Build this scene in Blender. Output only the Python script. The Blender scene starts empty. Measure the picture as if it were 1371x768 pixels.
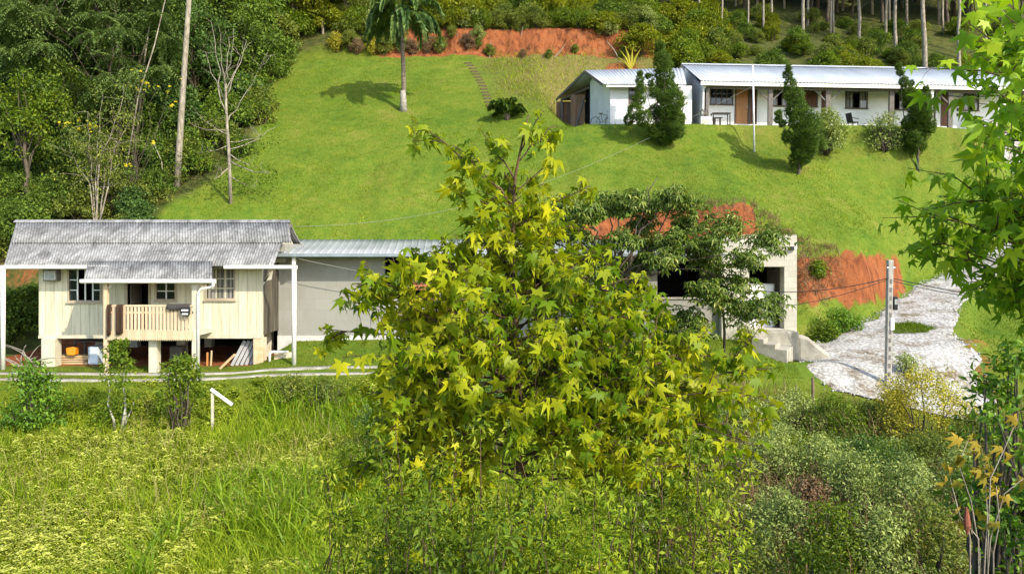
import bpy, math, random
import numpy as np
from mathutils import Vector
R = math.radians
rng = np.random.default_rng(11)
random.seed(5)
SC = bpy.context.scene
COL = SC.collection
CAMZ, HOR, F, CX = 4.2, 330.0, 1000.0, 685.5

def at(px, py, Y):
    return np.array([(px - CX) / F * Y, Y, CAMZ + (HOR - py) / F * Y])
def ax(px, Y): return (px - CX) / F * Y
def az(py, Y): return CAMZ + (HOR - py) / F * Y

# ---------------------------------------------------------------- noise
def _hash(ix, iy, seed):
    n = (ix.astype(np.int64) * 374761393 + iy.astype(np.int64) * 668265263 + seed * 974711) & 0x7fffffff
    n = (n ^ (n >> 13)) * 1274126177 & 0x7fffffff
    n = n ^ (n >> 16)
    return (n & 0xffff) / 65535.0
def vnoise(x, y, seed=0):
    x = np.asarray(x, float); y = np.asarray(y, float)
    ix = np.floor(x); iy = np.floor(y); fx = x - ix; fy = y - iy
    fx = fx * fx * (3 - 2 * fx); fy = fy * fy * (3 - 2 * fy)
    a = _hash(ix, iy, seed); b = _hash(ix + 1, iy, seed); c = _hash(ix, iy + 1, seed); d = _hash(ix + 1, iy + 1, seed)
    return (a * (1 - fx) + b * fx) * (1 - fy) + (c * (1 - fx) + d * fx) * fy
def fbm(x, y, seed=0, o=4):
    s = 0; a = .5; t = 0
    for i in range(o):
        s = s + a * vnoise(x * 2 ** i, y * 2 ** i, seed + i); t += a; a *= .5
    return s / t
def sstep(a, b, x):
    t = np.clip((x - a) / (b - a), 0, 1); return t * t * (3 - 2 * t)

# ---------------------------------------------------------------- objects
def tag(o, label=None, cat=None, group=None, kind=None):
    if label: o['label'] = label
    if cat: o['category'] = cat
    if group: o['group'] = group
    if kind: o['kind'] = kind
    return o
def thing(name, loc, label, cat, group=None, kind=None):
    o = bpy.data.objects.new(name, None); COL.objects.link(o)
    o.location = Vector([float(v) for v in loc]); o.empty_display_size = .2
    o['_o'] = [float(v) for v in loc]
    return tag(o, label, cat, group, kind)
def origin_of(o):
    while o.parent is not None: o = o.parent
    return np.array(o['_o'][:], float)
def mesh_np(V, Fc, name, mat, parent=None, smooth=False, loc=None, mats=None, mi=None):
    """V (n,3) world coordinates, Fc (m,3|4) ints; parented meshes are stored relative to the thing's origin"""
    V = np.asarray(V, np.float32).reshape(-1, 3); Fc = np.asarray(Fc, np.int32)
    org = origin_of(parent) if parent is not None else (np.array(loc, float) if loc is not None else np.zeros(3))
    V = V - org.astype(np.float32)
    me = bpy.data.meshes.new(name)
    k = Fc.shape[1]; m = len(Fc)
    me.vertices.add(len(V)); me.vertices.foreach_set('co', V.ravel())
    me.loops.add(m * k); me.loops.foreach_set('vertex_index', Fc.ravel())
    me.polygons.add(m)
    me.polygons.foreach_set('loop_start', np.arange(0, m * k, k, dtype=np.int32))
    if smooth: me.polygons.foreach_set('use_smooth', np.ones(m, bool))
    for x in (mats or [mat]): me.materials.append(x)
    if mi is not None: me.polygons.foreach_set('material_index', np.asarray(mi, np.int32))
    me.update(calc_edges=True)
    o = bpy.data.objects.new(name, me); COL.objects.link(o)
    if parent is not None: o.parent = parent
    else:
        o.location = Vector([float(v) for v in org]); o['_o'] = [float(v) for v in org]
    return o
def copy_tree(o, parent=None):
    c = o.copy(); COL.objects.link(c)
    if parent is not None: c.parent = parent
    for ch in list(o.children):
        copy_tree(ch, c)
    return c

class MB:
    def __init__(s): s.v = []; s.f = []; s.mi = []
    def add(s, vs, fs, mi=0):
        b = len(s.v); s.v += [tuple(float(c) for c in p) for p in vs]
        s.f += [tuple(b + i for i in f) for f in fs]; s.mi += [mi] * len(fs); return s
    def box(s, x0, x1, y0, y1, z0, z1, mi=0):
        vs = [(x0,y0,z0),(x1,y0,z0),(x1,y1,z0),(x0,y1,z0),(x0,y0,z1),(x1,y0,z1),(x1,y1,z1),(x0,y1,z1)]
        return s.add(vs, [(0,3,2,1),(4,5,6,7),(0,1,5,4),(1,2,6,5),(2,3,7,6),(3,0,4,7)], mi)
    def bar(s, a, b, w, h, up=(0,0,1), mi=0):
        a = np.array(a, float); b = np.array(b, float); d = b - a; d /= np.linalg.norm(d)
        up = np.array(up, float); x = np.cross(d, up)
        if np.linalg.norm(x) < 1e-4: x = np.cross(d, (0, 1, 0))
        x /= np.linalg.norm(x); u = np.cross(x, d)
        vs = [p + x * sx * w / 2 + u * su * h / 2 for p in (a, b) for sx, su in ((-1,-1),(1,-1),(1,1),(-1,1))]
        return s.add(vs, [(0,3,2,1),(4,5,6,7),(0,1,5,4),(1,2,6,5),(2,3,7,6),(3,0,4,7)], mi)
    def tube(s, pts, rad, k=8, mi=0, cap=True):
        P = np.array(pts, float); n = len(P)
        rad = np.full(n, rad) if np.isscalar(rad) else np.array(rad, float)
        T = np.gradient(P, axis=0); T /= np.linalg.norm(T, axis=1)[:, None] + 1e-9
        ref = np.array([0, 0, 1.]) if abs(T[0][2]) < .9 else np.array([1., 0, 0])
        b0 = len(s.v); ang = np.arange(k) * 2 * math.pi / k
        for i in range(n):
            x = np.cross(T[i], ref); x /= np.linalg.norm(x) + 1e-9; u = np.cross(x, T[i]); ref = u if abs(np.dot(u, T[min(i+1, n-1)])) < .95 else ref
            for a in ang: s.v.append(tuple(P[i] + rad[i] * (math.cos(a) * x + math.sin(a) * u)))
        for i in range(n - 1):
            for j in range(k):
                a = b0 + i * k + j; b = b0 + i * k + (j + 1) % k
                s.f.append((a, b, b + k, a + k)); s.mi.append(mi)
        if cap:
            s.f.append(tuple(b0 + j for j in range(k))[::-1]); s.mi.append(mi)
            s.f.append(tuple(b0 + (n - 1) * k + j for j in range(k))); s.mi.append(mi)
        return s
    def prism(s, poly, a, b, axis='y', mi=0):
        """poly: list of 2d points; extruded from a to b along axis (y: poly=(x,z); x: poly=(y,z); z: poly=(x,y))"""
        f = {'y': lambda p, t: (p[0], t, p[1]), 'x': lambda p, t: (t, p[0], p[1]), 'z': lambda p, t: (p[0], p[1], t)}[axis]
        n = len(poly); vs = [f(p, a) for p in poly] + [f(p, b) for p in poly]
        fs = [tuple(range(n))[::-1], tuple(range(n, 2 * n))] + [(i, (i+1) % n, n + (i+1) % n, n + i) for i in range(n)]
        return s.add(vs, fs, mi)
    def build(s, name, mat, parent=None, smooth=False, loc=None, bevel=0, mats=None):
        org = origin_of(parent) if parent is not None else (np.array(loc, float) if loc is not None else np.zeros(3))
        me = bpy.data.meshes.new(name)
        me.from_pydata([(p[0]-org[0], p[1]-org[1], p[2]-org[2]) for p in s.v], [], s.f)
        for x in (mats or [mat]): me.materials.append(x)
        if mats: me.polygons.foreach_set('material_index', np.array(s.mi, np.int32))
        if smooth: me.polygons.foreach_set('use_smooth', np.ones(len(me.polygons), bool))
        me.update()
        o = bpy.data.objects.new(name, me); COL.objects.link(o)
        if parent is not None: o.parent = parent
        else:
            o.location = Vector([float(v) for v in org]); o['_o'] = [float(v) for v in org]
        if bevel:
            b = o.modifiers.new('b', 'BEVEL'); b.width = bevel; b.segments = 2; b.limit_method = 'ANGLE'; b.angle_limit = R(40)
        return o

def sheet(c00, c10, c01, c11, nu, nv, thick, wave=None, ribs=None):
    """a bent sheet between four corners (u along the eave, v up the slope) with a thickness; wave=(count, amp) sine corrugation"""
    c00, c10, c01, c11 = [np.array(c, float) for c in (c00, c10, c01, c11)]
    u = np.linspace(0, 1, nu); v = np.linspace(0, 1, nv); U, W = np.meshgrid(u, v, indexing='ij')
    P = (c00[None,None]*((1-U)*(1-W))[...,None] + c10*(U*(1-W))[...,None] + c01*((1-U)*W)[...,None] + c11*(U*W)[...,None])
    nrm = np.cross(c10 - c00, c01 - c00); nrm /= np.linalg.norm(nrm)
    if nrm[2] < 0: nrm = -nrm
    h = np.zeros_like(U)
    if wave: h = wave[1] * np.sin(U * wave[0] * 2 * math.pi)
    if ribs:
        t = (U * ribs[0]) % 1.0; h = ribs[1] * np.clip((np.abs(t - .5) * -2 + 1 - .72) / .12, 0, 1)
    T = P + nrm * h[..., None]; B = T - nrm * thick
    V = np.concatenate([T.reshape(-1, 3), B.reshape(-1, 3)]); N = nu * nv
    idx = np.arange(N).reshape(nu, nv)
    q = np.stack([idx[:-1,:-1], idx[1:,:-1], idx[1:,1:], idx[:-1,1:]], -1).reshape(-1, 4)
    fs = [q, q[:, ::-1] + N]
    def edge(e):
        return np.stack([e[:-1], e[1:], e[1:] + N, e[:-1] + N], -1)
    fs += [edge(idx[:,0])[:, ::-1], edge(idx[:,-1]), edge(idx[0,:]), edge(idx[-1,:])[:, ::-1]]
    return V, np.concatenate(fs)

# ---------------------------------------------------------------- materials
def new_mat(name):
    m = bpy.data.materials.new(name); m.use_nodes = True
    nt = m.node_tree; nt.nodes.clear()
    out = nt.nodes.new('ShaderNodeOutputMaterial')
    return m, nt, out
def N(nt, t, **kw):
    n = nt.nodes.new(t)
    for k, v in kw.items():
        if k in n.inputs: n.inputs[k].default_value = v
        else: setattr(n, k, v)
    return n
def L(nt, a, b): nt.links.new(a, b)
def rgba(c): return (c[0], c[1], c[2], 1)
def ramp(nt, stops, interp='LINEAR'):
    r = nt.nodes.new('ShaderNodeValToRGB'); cr = r.color_ramp; cr.interpolation = interp
    while len(cr.elements) > 1: cr.elements.remove(cr.elements[0])
    cr.elements[0].position = stops[0][0]; cr.elements[0].color = rgba(stops[0][1])
    for p, c in stops[1:]:
        e = cr.elements.new(p); e.color = rgba(c)
    return r
def mixc(nt, fac, a, b, mode='MIX'):
    m = nt.nodes.new('ShaderNodeMix'); m.data_type = 'RGBA'; m.blend_type = mode
    for sock, val in ((0, fac), (6, a), (7, b)):
        if isinstance(val, (int, float)): m.inputs[sock].default_value = val
        elif isinstance(val, tuple): m.inputs[sock].default_value = rgba(val)
        else: L(nt, val, m.inputs[sock])
    return m.outputs[2]
def math_(nt, op, a, b=None, c=None):
    n = nt.nodes.new('ShaderNodeMath'); n.operation = op
    for i, v in enumerate((a, b, c)):
        if v is None: continue
        if isinstance(v, (int, float)): n.inputs[i].default_value = v
        else: L(nt, v, n.inputs[i])
    return n.outputs[0]
def noise(nt, vec, scale, detail=4, rough=.55, dist=0):
    n = N(nt, 'ShaderNodeTexNoise', Scale=scale, Detail=detail, Roughness=rough, Distortion=dist)
    if vec is not None: L(nt, vec, n.inputs['Vector'])
    return n.outputs['Fac']
def mapping(nt, vec, scale=(1,1,1), rot=(0,0,0)):
    m = nt.nodes.new('ShaderNodeMapping'); m.inputs['Scale'].default_value = scale; m.inputs['Rotation'].default_value = rot
    L(nt, vec, m.inputs['Vector']); return m.outputs[0]
def bump(nt, h, strength=.4, dist=.02):
    b = N(nt, 'ShaderNodeBump', Strength=strength, Distance=dist); L(nt, h, b.inputs['Height']); return b.outputs[0]
def finish(nt, out, col, rough=.8, nrm=None, spec=.3, metal=0):
    p = N(nt, 'ShaderNodeBsdfPrincipled'); p.inputs['Specular IOR Level'].default_value = spec; p.inputs['Metallic'].default_value = metal
    if isinstance(col, tuple): p.inputs['Base Color'].default_value = rgba(col)
    else: L(nt, col, p.inputs['Base Color'])
    if isinstance(rough, (int, float)): p.inputs['Roughness'].default_value = rough
    else: L(nt, rough, p.inputs['Roughness'])
    if nrm is not None: L(nt, nrm, p.inputs['Normal'])
    L(nt, p.outputs[0], out.inputs[0]); return p
def mat_noisy(name, c1, c2, scale=3, rough=.8, bmp=.3, bscale=None, stretch=(1,1,1), spec=.3, metal=0, lo=.35, hi=.65, bdist=.01):
    m, nt, out = new_mat(name); tc = N(nt, 'ShaderNodeTexCoord'); v = mapping(nt, tc.outputs['Object'], stretch)
    n = noise(nt, v, scale); r = ramp(nt, [(lo, c1), (hi, c2)]); L(nt, n, r.inputs[0])
    b = None
    if bmp: b = bump(nt, noise(nt, v, bscale or scale * 6), bmp, bdist)
    finish(nt, out, r.outputs[0], rough, b, spec, metal); return m
def mat_leaf(name, stops, transl=.35, rough=.5, spec=.25, tint=(1.25, 1.25, .55), clump=.9, cl_amt=.35, k=1.0):
    """leaves: each its own tone (random per island), slowly varying through the crown"""
    m, nt, out = new_mat(name); stops = [(p, tuple(min(.7, x * k) for x in c)) for p, c in stops]
    g = N(nt, 'ShaderNodeNewGeometry'); tc = N(nt, 'ShaderNodeTexCoord'); oi = N(nt, 'ShaderNodeObjectInfo')
    off = N(nt, 'ShaderNodeVectorMath', operation='ADD'); L(nt, tc.outputs['Object'], off.inputs[0]); L(nt, oi.outputs['Random'], off.inputs[1])
    n = noise(nt, off.outputs[0], clump, 2)
    f = math_(nt, 'ADD', math_(nt, 'MULTIPLY', g.outputs['Random Per Island'], 1 - cl_amt), math_(nt, 'MULTIPLY', math_(nt, 'SUBTRACT', math_(nt, 'MULTIPLY', n, 2.0), .5), cl_amt))
    f = math_(nt, 'ADD', f, math_(nt, 'MULTIPLY', math_(nt, 'SUBTRACT', oi.outputs['Random'], .5), .15))
    r = ramp(nt, stops); L(nt, f, r.inputs[0])
    p = N(nt, 'ShaderNodeBsdfPrincipled', Roughness=rough); p.inputs['Specular IOR Level'].default_value = spec
    L(nt, r.outputs[0], p.inputs['Base Color'])
    t = N(nt, 'ShaderNodeBsdfTranslucent'); L(nt, mixc(nt, 1.0, r.outputs[0], tint, 'MULTIPLY'), t.inputs['Color'])
    mx = N(nt, 'ShaderNodeMixShader'); mx.inputs[0].default_value = transl
    L(nt, p.outputs[0], mx.inputs[1]); L(nt, t.outputs[0], mx.inputs[2]); L(nt, mx.outputs[0], out.inputs[0])
    return m

# ---------------------------------------------------------------- leaf templates (xy plane, y forward, z up)
def star_leaf(droop, fold=.12):
    pol = [(-152,.16),(-108,.60),(-80,.37),(-52,.88),(-27,.42),(0,1.0),(27,.42),(52,.88),(80,.37),(108,.60),(152,.16)]
    pts = [(0, .04, 0)]
    for a, r in pol:
        x = math.sin(R(a)) * r; y = math.cos(R(a)) * r
        pts.append((x, y, -droop * r * r + fold * abs(x) * (1 if r < .5 else .3)))
    return np.array(pts), np.array([(0, i + 1, i) for i in range(1, 11)])
def oval_leaf(w=.42, droop=.15, fold=.1):
    p = np.array([(0,0,0),(-w/2,.35,fold),(0,.4,0),(w/2,.35,fold),(-w*.35,.75,fold*.6-droop*.5),(0,.78,-droop*.5),(w*.35,.75,fold*.6-droop*.5),(0,1,-droop)])
    f = np.array([(0,2,1),(0,3,2),(1,2,5),(1,5,4),(2,3,6),(2,6,5),(4,5,7),(5,6,7)])
    return p, f
def quad_leaf(w=.5, droop=.12):
    p = np.array([(0,0,0),(-w/2,.5,.06),(0,1,-droop),(w/2,.5,.06)])
    return p, np.array([(0,2,1),(0,3,2)])
def blade(w=.05, bend=.35):
    p = np.array([(-w/2,0,0),(w/2,0,0),(-w*.42,.4,.0),(w*.42,.4,0),(-w*.28,.75,-bend*.35),(w*.28,.75,-bend*.35),(0,1,-bend)])
    f = np.array([(0,1,3),(0,3,2),(2,3,5),(2,5,4),(4,5,6)])
    return p, f
def combine(parts):
    V = []; Fs = []; b = 0
    for v, f in parts:
        V.append(v); Fs.append(f + b); b += len(v)
    return np.concatenate(V), np.concatenate(Fs)
def xf(t, ang=0, sc=1, off=(0,0,0), pitch=0, roll=0):
    v, f = t; v = v * sc
    c, s = math.cos(pitch), math.sin(pitch); v = np.stack([v[:,0], v[:,1]*c - v[:,2]*s, v[:,1]*s + v[:,2]*c], 1)
    c, s = math.cos(roll), math.sin(roll); v = np.stack([v[:,0]*c + v[:,2]*s, v[:,1], -v[:,0]*s + v[:,2]*c], 1)
    c, s = math.cos(ang), math.sin(ang); v = np.stack([v[:,0]*c + v[:,1]*s, -v[:,0]*s + v[:,1]*c, v[:,2]], 1)
    return v + np.array(off), f
def palmate(n=6, w=.26):
    return combine([xf(quad_leaf(w, .35), R(-130 + 260 * i / (n - 1)), 1.0 - .25 * abs(i - (n-1)/2) / n, pitch=-.25) for i in range(n)])
def pinnate(n=8, w=.12, droop=.5, ll=.36):
    ps = []
    for i in range(n):
        t = .12 + .85 * i / (n - 1); z = -droop * t * t; l = ll * (1 - .55 * t * t)
        for s in (-1, 1): ps.append(xf(quad_leaf(w / ll * 1.0, .25), s * R(68 - 25 * t), l, (0, t, z), pitch=-.25))
    ps.append(xf(quad_leaf(.35, .3), 0, .22, (0, .92, -droop * .9), pitch=-.5))
    return combine(ps)
def tuft(n=6, w=.16):
    tri = (np.array([(-w/2,.1,0),(w/2,.1,0),(0,1,0)]), np.array([(0,1,2)]))
    return combine([xf(tri, R(360 * i / n * .5 - 70 + 25 * (i % 2)), .75 + .25 * ((i * 7) % 3) / 2, pitch=.5 * ((i % 3) - 1), roll=i * 1.1) for i in range(n)])

def frames(fwd, nrm):
    fwd = fwd / (np.linalg.norm(fwd, axis=1)[:, None] + 1e-9)
    nrm = nrm - (nrm * fwd).sum(1)[:, None] * fwd
    nrm = nrm / (np.linalg.norm(nrm, axis=1)[:, None] + 1e-9)
    x = np.cross(fwd, nrm)
    return np.stack([x, fwd, nrm], 2)
def inst(t, pos, Rm, s):
    tv, tf = t; n = len(pos); k = len(tv)
    s = np.broadcast_to(np.asarray(s, float), (n,))
    V = np.einsum('nij,kj->nki', Rm, tv) * s[:, None, None] + pos[:, None, :]
    Fc = tf[None] + (np.arange(n) * k)[:, None, None]
    return V.reshape(-1, 3), Fc.reshape(-1, tf.shape[1])
def rdir(n, r=None):
    v = (r or rng).normal(size=(n, 3)); return v / np.linalg.norm(v, axis=1)[:, None]
def inst_multi(ts, pos, Rm, s):
    """split the instances over several templates"""
    n = len(pos); s = np.broadcast_to(np.asarray(s, float), (n,)); k = rng.integers(0, len(ts), n)
    return combine([inst(t, pos[k == i], Rm[k == i], s[k == i]) for i, t in enumerate(ts) if (k == i).any()])
def clumps(centers, radii, per, squash=.7, up=.5, out=.6, droop=.3, rr=None):
    """leaf positions and frames around clump centres: shells, denser outside"""
    centers = np.asarray(centers, float); n = len(centers)
    radii = np.broadcast_to(np.asarray(radii, float), (n,))
    cnt = np.maximum(4, (per * np.ones(n))).astype(int)
    ci = np.repeat(np.arange(n), cnt); m = len(ci)
    d = rdir(m); rad = radii[ci] * (.35 + .65 * rng.random(m) ** .6)
    off = d * rad[:, None]; off[:, 2] *= squash
    pos = centers[ci] + off
    nrm = d * out + np.array([0, 0, up]) + rdir(m) * .55
    fwd = d * .7 + rdir(m) * .7 + np.array([0, 0, -droop])
    return pos, frames(fwd, nrm)
SUN_E, SKY_E, EXPO = 2.4, .15, 1.24
# ================================================================ TERRAIN
NEAR = [(-80,3.4),(0,2.6),(3,1.2),(6,-.6),(9,-1.8),(12.5,-1.4),(17,-1.3),(20.5,-1.0)]
UPL = [(57,18.5),(57.9,19.2),(58.6,21.2),(62,22.8),(70,27.5),(90,38),(130,56),(260,110)]
UPN = [(57,18.5),(59,20),(62,22.2),(70,27.5),(90,38),(130,56),(260,110)]
UPR = [(51,11.2),(52.5,12.5),(54.5,15.5),(58,18.0),(62,20.8),(70,26),(90,37.5),(130,56),(260,110)]
ST = [
 (-60, [(22,-.4),(24,.1),(29,.4),(32,3),(35.5,5.6),(41,9.2)] + UPN),
 (-20, [(22,-.4),(24,.1),(30,.3),(32,2.2),(34,4.6),(41,9.4),(44.5,11.5)] + UPN),
 (-17, [(22,-.4),(23,0),(24,.12),(31.3,.15),(32,1.0),(33.2,4.0),(35.5,6),(41,9.5),(44.5,11.5)] + UPN),
 (-9,  [(22,-.4),(23,0),(24,.12),(31.3,.15),(32,1.0),(33.2,4.0),(35.5,6),(41,9.5),(44.5,11.5)] + UPL),
 (-7.9,[(22,-.4),(23,.05),(24.3,.2),(26,.5),(27,.75),(32.6,.8),(33,1.2),(33.6,4.3),(35.5,6),(41,9.5),(44.5,11.5)] + UPL),
 (-2,  [(22,-.4),(23,.05),(25,.3),(27,.85),(32.6,.9),(33,1.4),(33.6,4.5),(35.5,6),(41,9.5),(44.5,11.5)] + UPL),
 (2,   [(22,-.5),(23.5,.0),(25,.3),(27,.9),(32.6,1.0),(33,1.5),(33.6,4.9),(35.5,6.2),(41,10.2),(44.5,12.0),(50,14.6)] + UPL),
 (4,   [(22,-.5),(23.5,0),(25,.35),(27,.95),(32.6,1.0),(33,1.5),(33.6,5.2),(35.5,6.4),(39.5,9.4),(41.3,10.95),(50.5,11.3),(53,14.5)] + UPL),
 (7,   [(22,-.6),(23.2,-.3),(24.3,.1),(25.3,.55),(26,.72),(27,.9),(32.6,1.0),(32.9,1.6),(33.5,5.85),(36,7.2),(39.5,9.3),(41.3,11.0),(51,11.3),(53.5,14.5)] + UPL),
 (10.5,[(22,-.8),(23.2,-.45),(24.3,.0),(25.3,.45),(26,.62),(27.5,.75),(32,1.2),(32.6,2.5),(33.4,6.2),(36,7.3),(39.5,9.2),(41.2,10.95),(51,11.2),(54,15)] + UPL),
 (12.3,[(22,-1),(23.2,-.6),(24.3,-.15),(25.3,.2),(26.5,.5),(28.5,.9),(30.6,1.7),(31.4,3.2),(32.3,4.6),(36,6.9),(40,9.2),(40.6,9.6),(41.4,10.95)] + UPR),
 (15,  [(22,-1.1),(24,-.8),(26,-.2),(28,.4),(29.8,1.5),(31.3,1.95),(31.9,3.9),(33.2,4.9),(36,6.7),(40,9.1),(40.7,9.6),(41.5,10.95)] + UPR),
 (17,  [(22,-1.1),(24,-.9),(26,-.2),(28,.35),(30.5,1.3),(33.0,2.0),(33.6,4.0),(35,5.1),(36.5,6.3),(40,9.0),(40.7,9.6),(41.5,10.95)] + UPR),
 (18.6,[(22,-1.1),(24,-.9),(26,-.2),(28,.3),(31.5,1.4),(35.1,2.3),(35.8,4.2),(37.2,5.9),(40,8.7),(40.7,9.5),(41.5,10.95)] + UPR),
 (20.2,[(22,-1.1),(24,-.9),(26,-.25),(28,.25),(31,1.05),(36.2,2.5),(37,4.2),(40,8.4),(41.5,10.95)] + UPR),
 (23,  [(22,-1.2),(24,-1),(26,-.3),(28,.2),(31,1),(36,2.4),(38.0,3.3),(38.8,5.2),(40.3,8.7),(41.4,10.9)] + UPR),
 (27.2,[(22,-1.2),(24,-1),(28,.2),(32,1.3),(36,2.6),(38.6,3.7),(39.4,5.6),(40.6,9.0),(41.5,10.6)] + UPR),
 (30.2,[(22,-1.2),(24,-1),(28,.3),(33,1.6),(38,3.4),(42,5.5),(46,8.3),(50,10.6),(54,13),(58,16.5),(62,19.5),(70,25),(90,37),(130,56),(260,110)]),
 (60,  [(22,-1.2),(24,-1),(28,.3),(33,1.6),(38,3.4),(42,5.5),(46,8.3),(50,10.4),(54,13),(58,16.5),(62,19.5),(70,25),(90,37),(130,56),(260,110)]),
]
GX = np.concatenate([np.linspace(-260, -46, 36), np.arange(-45, 45.01, .3), np.linspace(46, 260, 36)])
GY = np.concatenate([np.linspace(-80, 0, 17), np.arange(.5, 66, .22), np.linspace(66.2, 260, 60)])
sx = np.array([s[0] for s in ST])
prof = np.stack([np.interp(GY, *zip(*(NEAR + s[1]))) for s in ST])            # (stations, GY)
XX, YY = np.meshgrid(GX, GY, indexing='ij')
# the cuts wander in and out a little: sample the profiles with a jittered X and Y
jx = (fbm(XX * .35, YY * .35, 3) - .5) * 1.0 * sstep(30, 33, YY)
jy = (fbm(XX * .55 + 40, YY * .12, 9) - .5) * .9 * sstep(30.5, 32, YY) * (1 - sstep(39.5, 40.5, YY) * (1 - sstep(52, 54, YY)))
def HP(X, Y):
    X = np.clip(X, sx[0], sx[-1]); i = np.clip(np.searchsorted(sx, X) - 1, 0, len(sx) - 2)
    t = (X - sx[i]) / (sx[i+1] - sx[i])
    yi = np.clip(np.searchsorted(GY, Y) - 1, 0, len(GY) - 2); ty = np.clip((Y - GY[yi]) / (GY[yi+1] - GY[yi]), 0, 1)
    a = prof[i, yi] * (1 - ty) + prof[i, yi+1] * ty; b = prof[i+1, yi] * (1 - ty) + prof[i+1, yi+1] * ty
    return a * (1 - t) + b * t
HH = HP(XX + jx, YY + jy)
gy_ = np.gradient(HH, GY, axis=1); gx_ = np.gradient(HH, GX, axis=0); SL = np.hypot(gx_, gy_)
steep = sstep(.95, 1.6, SL)
und = (fbm(XX * .25, YY * .25, 21) - .5)
HH = HH + und * .35 * sstep(6, 12, YY) * (1 - sstep(22, 23.5, YY)) + und * .25 * sstep(34, 37, YY) * (1 - sstep(40, 41, YY) * (XX > 2))
HH = HH + (fbm(XX * 1.1, YY * 1.1, 33) - .5) * .10 * (1 - steep) * sstep(34, 36, YY) * (1 - sstep(40, 41, YY) * (XX > 2))
HH = HH + (fbm(XX * 2.2, YY * .9, 55, 5) - .5) * 1.0 * steep * (YY > 30)
HH = HH + (fbm(XX * .9, YY * .9, 77) - .5) * .3 * (YY < 22) * sstep(5, 9, YY)
ROAD = np.array([(11.9,22.8,2.4),(12.5,24.4,3.1),(13.5,26.5,3.15),(14.6,28.2,2.5),(16.2,30.2,1.6),(18.6,33,1.3),(21.0,35.6,1.35),(25.2,38.0,1.4),(30.5,42.0,1.5),(33.5,47,1.9),(35,53,2)])
def road_uv(x, y, zc=None):
    """distance from the road's centre line / half width; with zc also the bed's height there"""
    best = np.full(np.shape(x), 9.0); hh = np.zeros(np.shape(x))
    for i, (a, b) in enumerate(zip(ROAD[:-1], ROAD[1:])):
        d = b[:2] - a[:2]; l2 = (d ** 2).sum(); t = np.clip(((x - a[0]) * d[0] + (y - a[1]) * d[1]) / l2, 0, 1)
        w = a[2] + (b[2] - a[2]) * t; r = np.hypot(x - a[0] - t * d[0], y - a[1] - t * d[1]) / w
        if zc is not None: hh = np.where(r < best, zc[i] + (zc[i+1] - zc[i]) * t, hh)
        best = np.minimum(best, r)
    return best if zc is None else (best, hh)
# the bed of the driveway lies flat across
bed = np.array([-.50,-.02,.50,.82,1.25,1.95,2.5,3.55,6.0,8.8,11.5])
ru_, zb_r = road_uv(XX, YY, bed); wt = sstep(1.36, 1.06, ru_) * sstep(24.5, 26.5, YY) * (YY < 50)
HH = HH * (1 - wt) + (zb_r + (fbm(XX * .8, YY * .8, 7) - .5) * .12) * wt
SL = np.hypot(np.gradient(HH, GY, axis=1), np.gradient(HH, GX, axis=0))
def ground(x, y):
    x = np.asarray(x, float); y = np.asarray(y, float)
    i = np.clip(np.searchsorted(GX, x) - 1, 0, len(GX) - 2); j = np.clip(np.searchsorted(GY, y) - 1, 0, len(GY) - 2)
    t = (x - GX[i]) / (GX[i+1] - GX[i]); u = (y - GY[j]) / (GY[j+1] - GY[j])
    return (HH[i,j]*(1-t) + HH[i+1,j]*t)*(1-u) + (HH[i,j+1]*(1-t) + HH[i+1,j+1]*t)*u
def on(px, Y, dz=0):
    x = ax(px, Y); return np.array([x, Y, float(ground(x, Y)) + dz])
def hit(px, py, y0=8, y1=90):
    """the ground point seen at a pixel"""
    Y = np.linspace(y0, y1, 2000); x = (px - CX) / F * Y; z = CAMZ + (HOR - py) / F * Y
    g = ground(x, Y); k = np.argmax(g >= z)
    return np.array([x[k], Y[k], g[k]])

# ---- masks
ru = road_uv(XX, YY)
n1 = fbm(XX * .5, YY * .5, 91); n2 = fbm(XX * 1.7, YY * 1.7, 17)
edgeL = np.interp(YY, [30, 33, 36, 41, 48, 57], [-19, -17.5, -16.3, -14.8, -16.5, -17.5]) + (n1 - .5) * 2
lawn = sstep(0, 1.2, XX - edgeL) * sstep(32.6, 33.6, YY) * (1 - sstep(56.2, 57.2, YY + (n2 - .5)))
lawn = np.maximum(lawn, sstep(23.2, 24.4, YY) * (1 - sstep(33, 34, YY)) * (XX > -9.3) * (XX < 12))
lawn = np.maximum(lawn, sstep(25.5, 27, YY) * (XX >= 12) * (1 - sstep(50, 52, YY)))
lawn = lawn * (1 - sstep(50, 52, YY) * (XX > 3))
roughg = np.zeros_like(lawn)
roughg = np.maximum(roughg, sstep(-3.5, 1.0, XX + (n1 - .5) * 3) * sstep(45, 51, YY + (n2 - .5) * 4 + .5 * np.clip(XX - 2, -9, 6)) * (YY < 58) * (1 - sstep(11, 12.5, XX)))
roughg = np.maximum(roughg, sstep(39.6, 40.3, YY + (n2 - .5)) * (1 - sstep(41.3, 41.8, YY)) * sstep(11.5, 13, XX) * .15)
soil = np.clip(steep * 1.2, 0, 1) * (YY > 30) * (1 - sstep(17.1, 18.0, XX) * (YY < 50)) * (1 - (YY > 39) * (YY < 51) * (XX > 2))
soil = np.maximum(soil, .9 * sstep(57.0, 57.6, YY) * (1 - sstep(58.9, 59.6, YY)) * sstep(-13, -11.5, XX) * (1 - sstep(10.5, 12, XX)))
soil = soil * np.where(YY > 50, sstep(-12, -9, XX) * (1 - sstep(10.5, 12.5, XX)), 1)
soil = np.maximum(soil, .8 * (XX > 2) * (XX < 14) * sstep(54, 55, YY + (n2 - .5) * 2) * (1 - sstep(56, 58, YY)) * sstep(.5, .62, n1))
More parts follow.
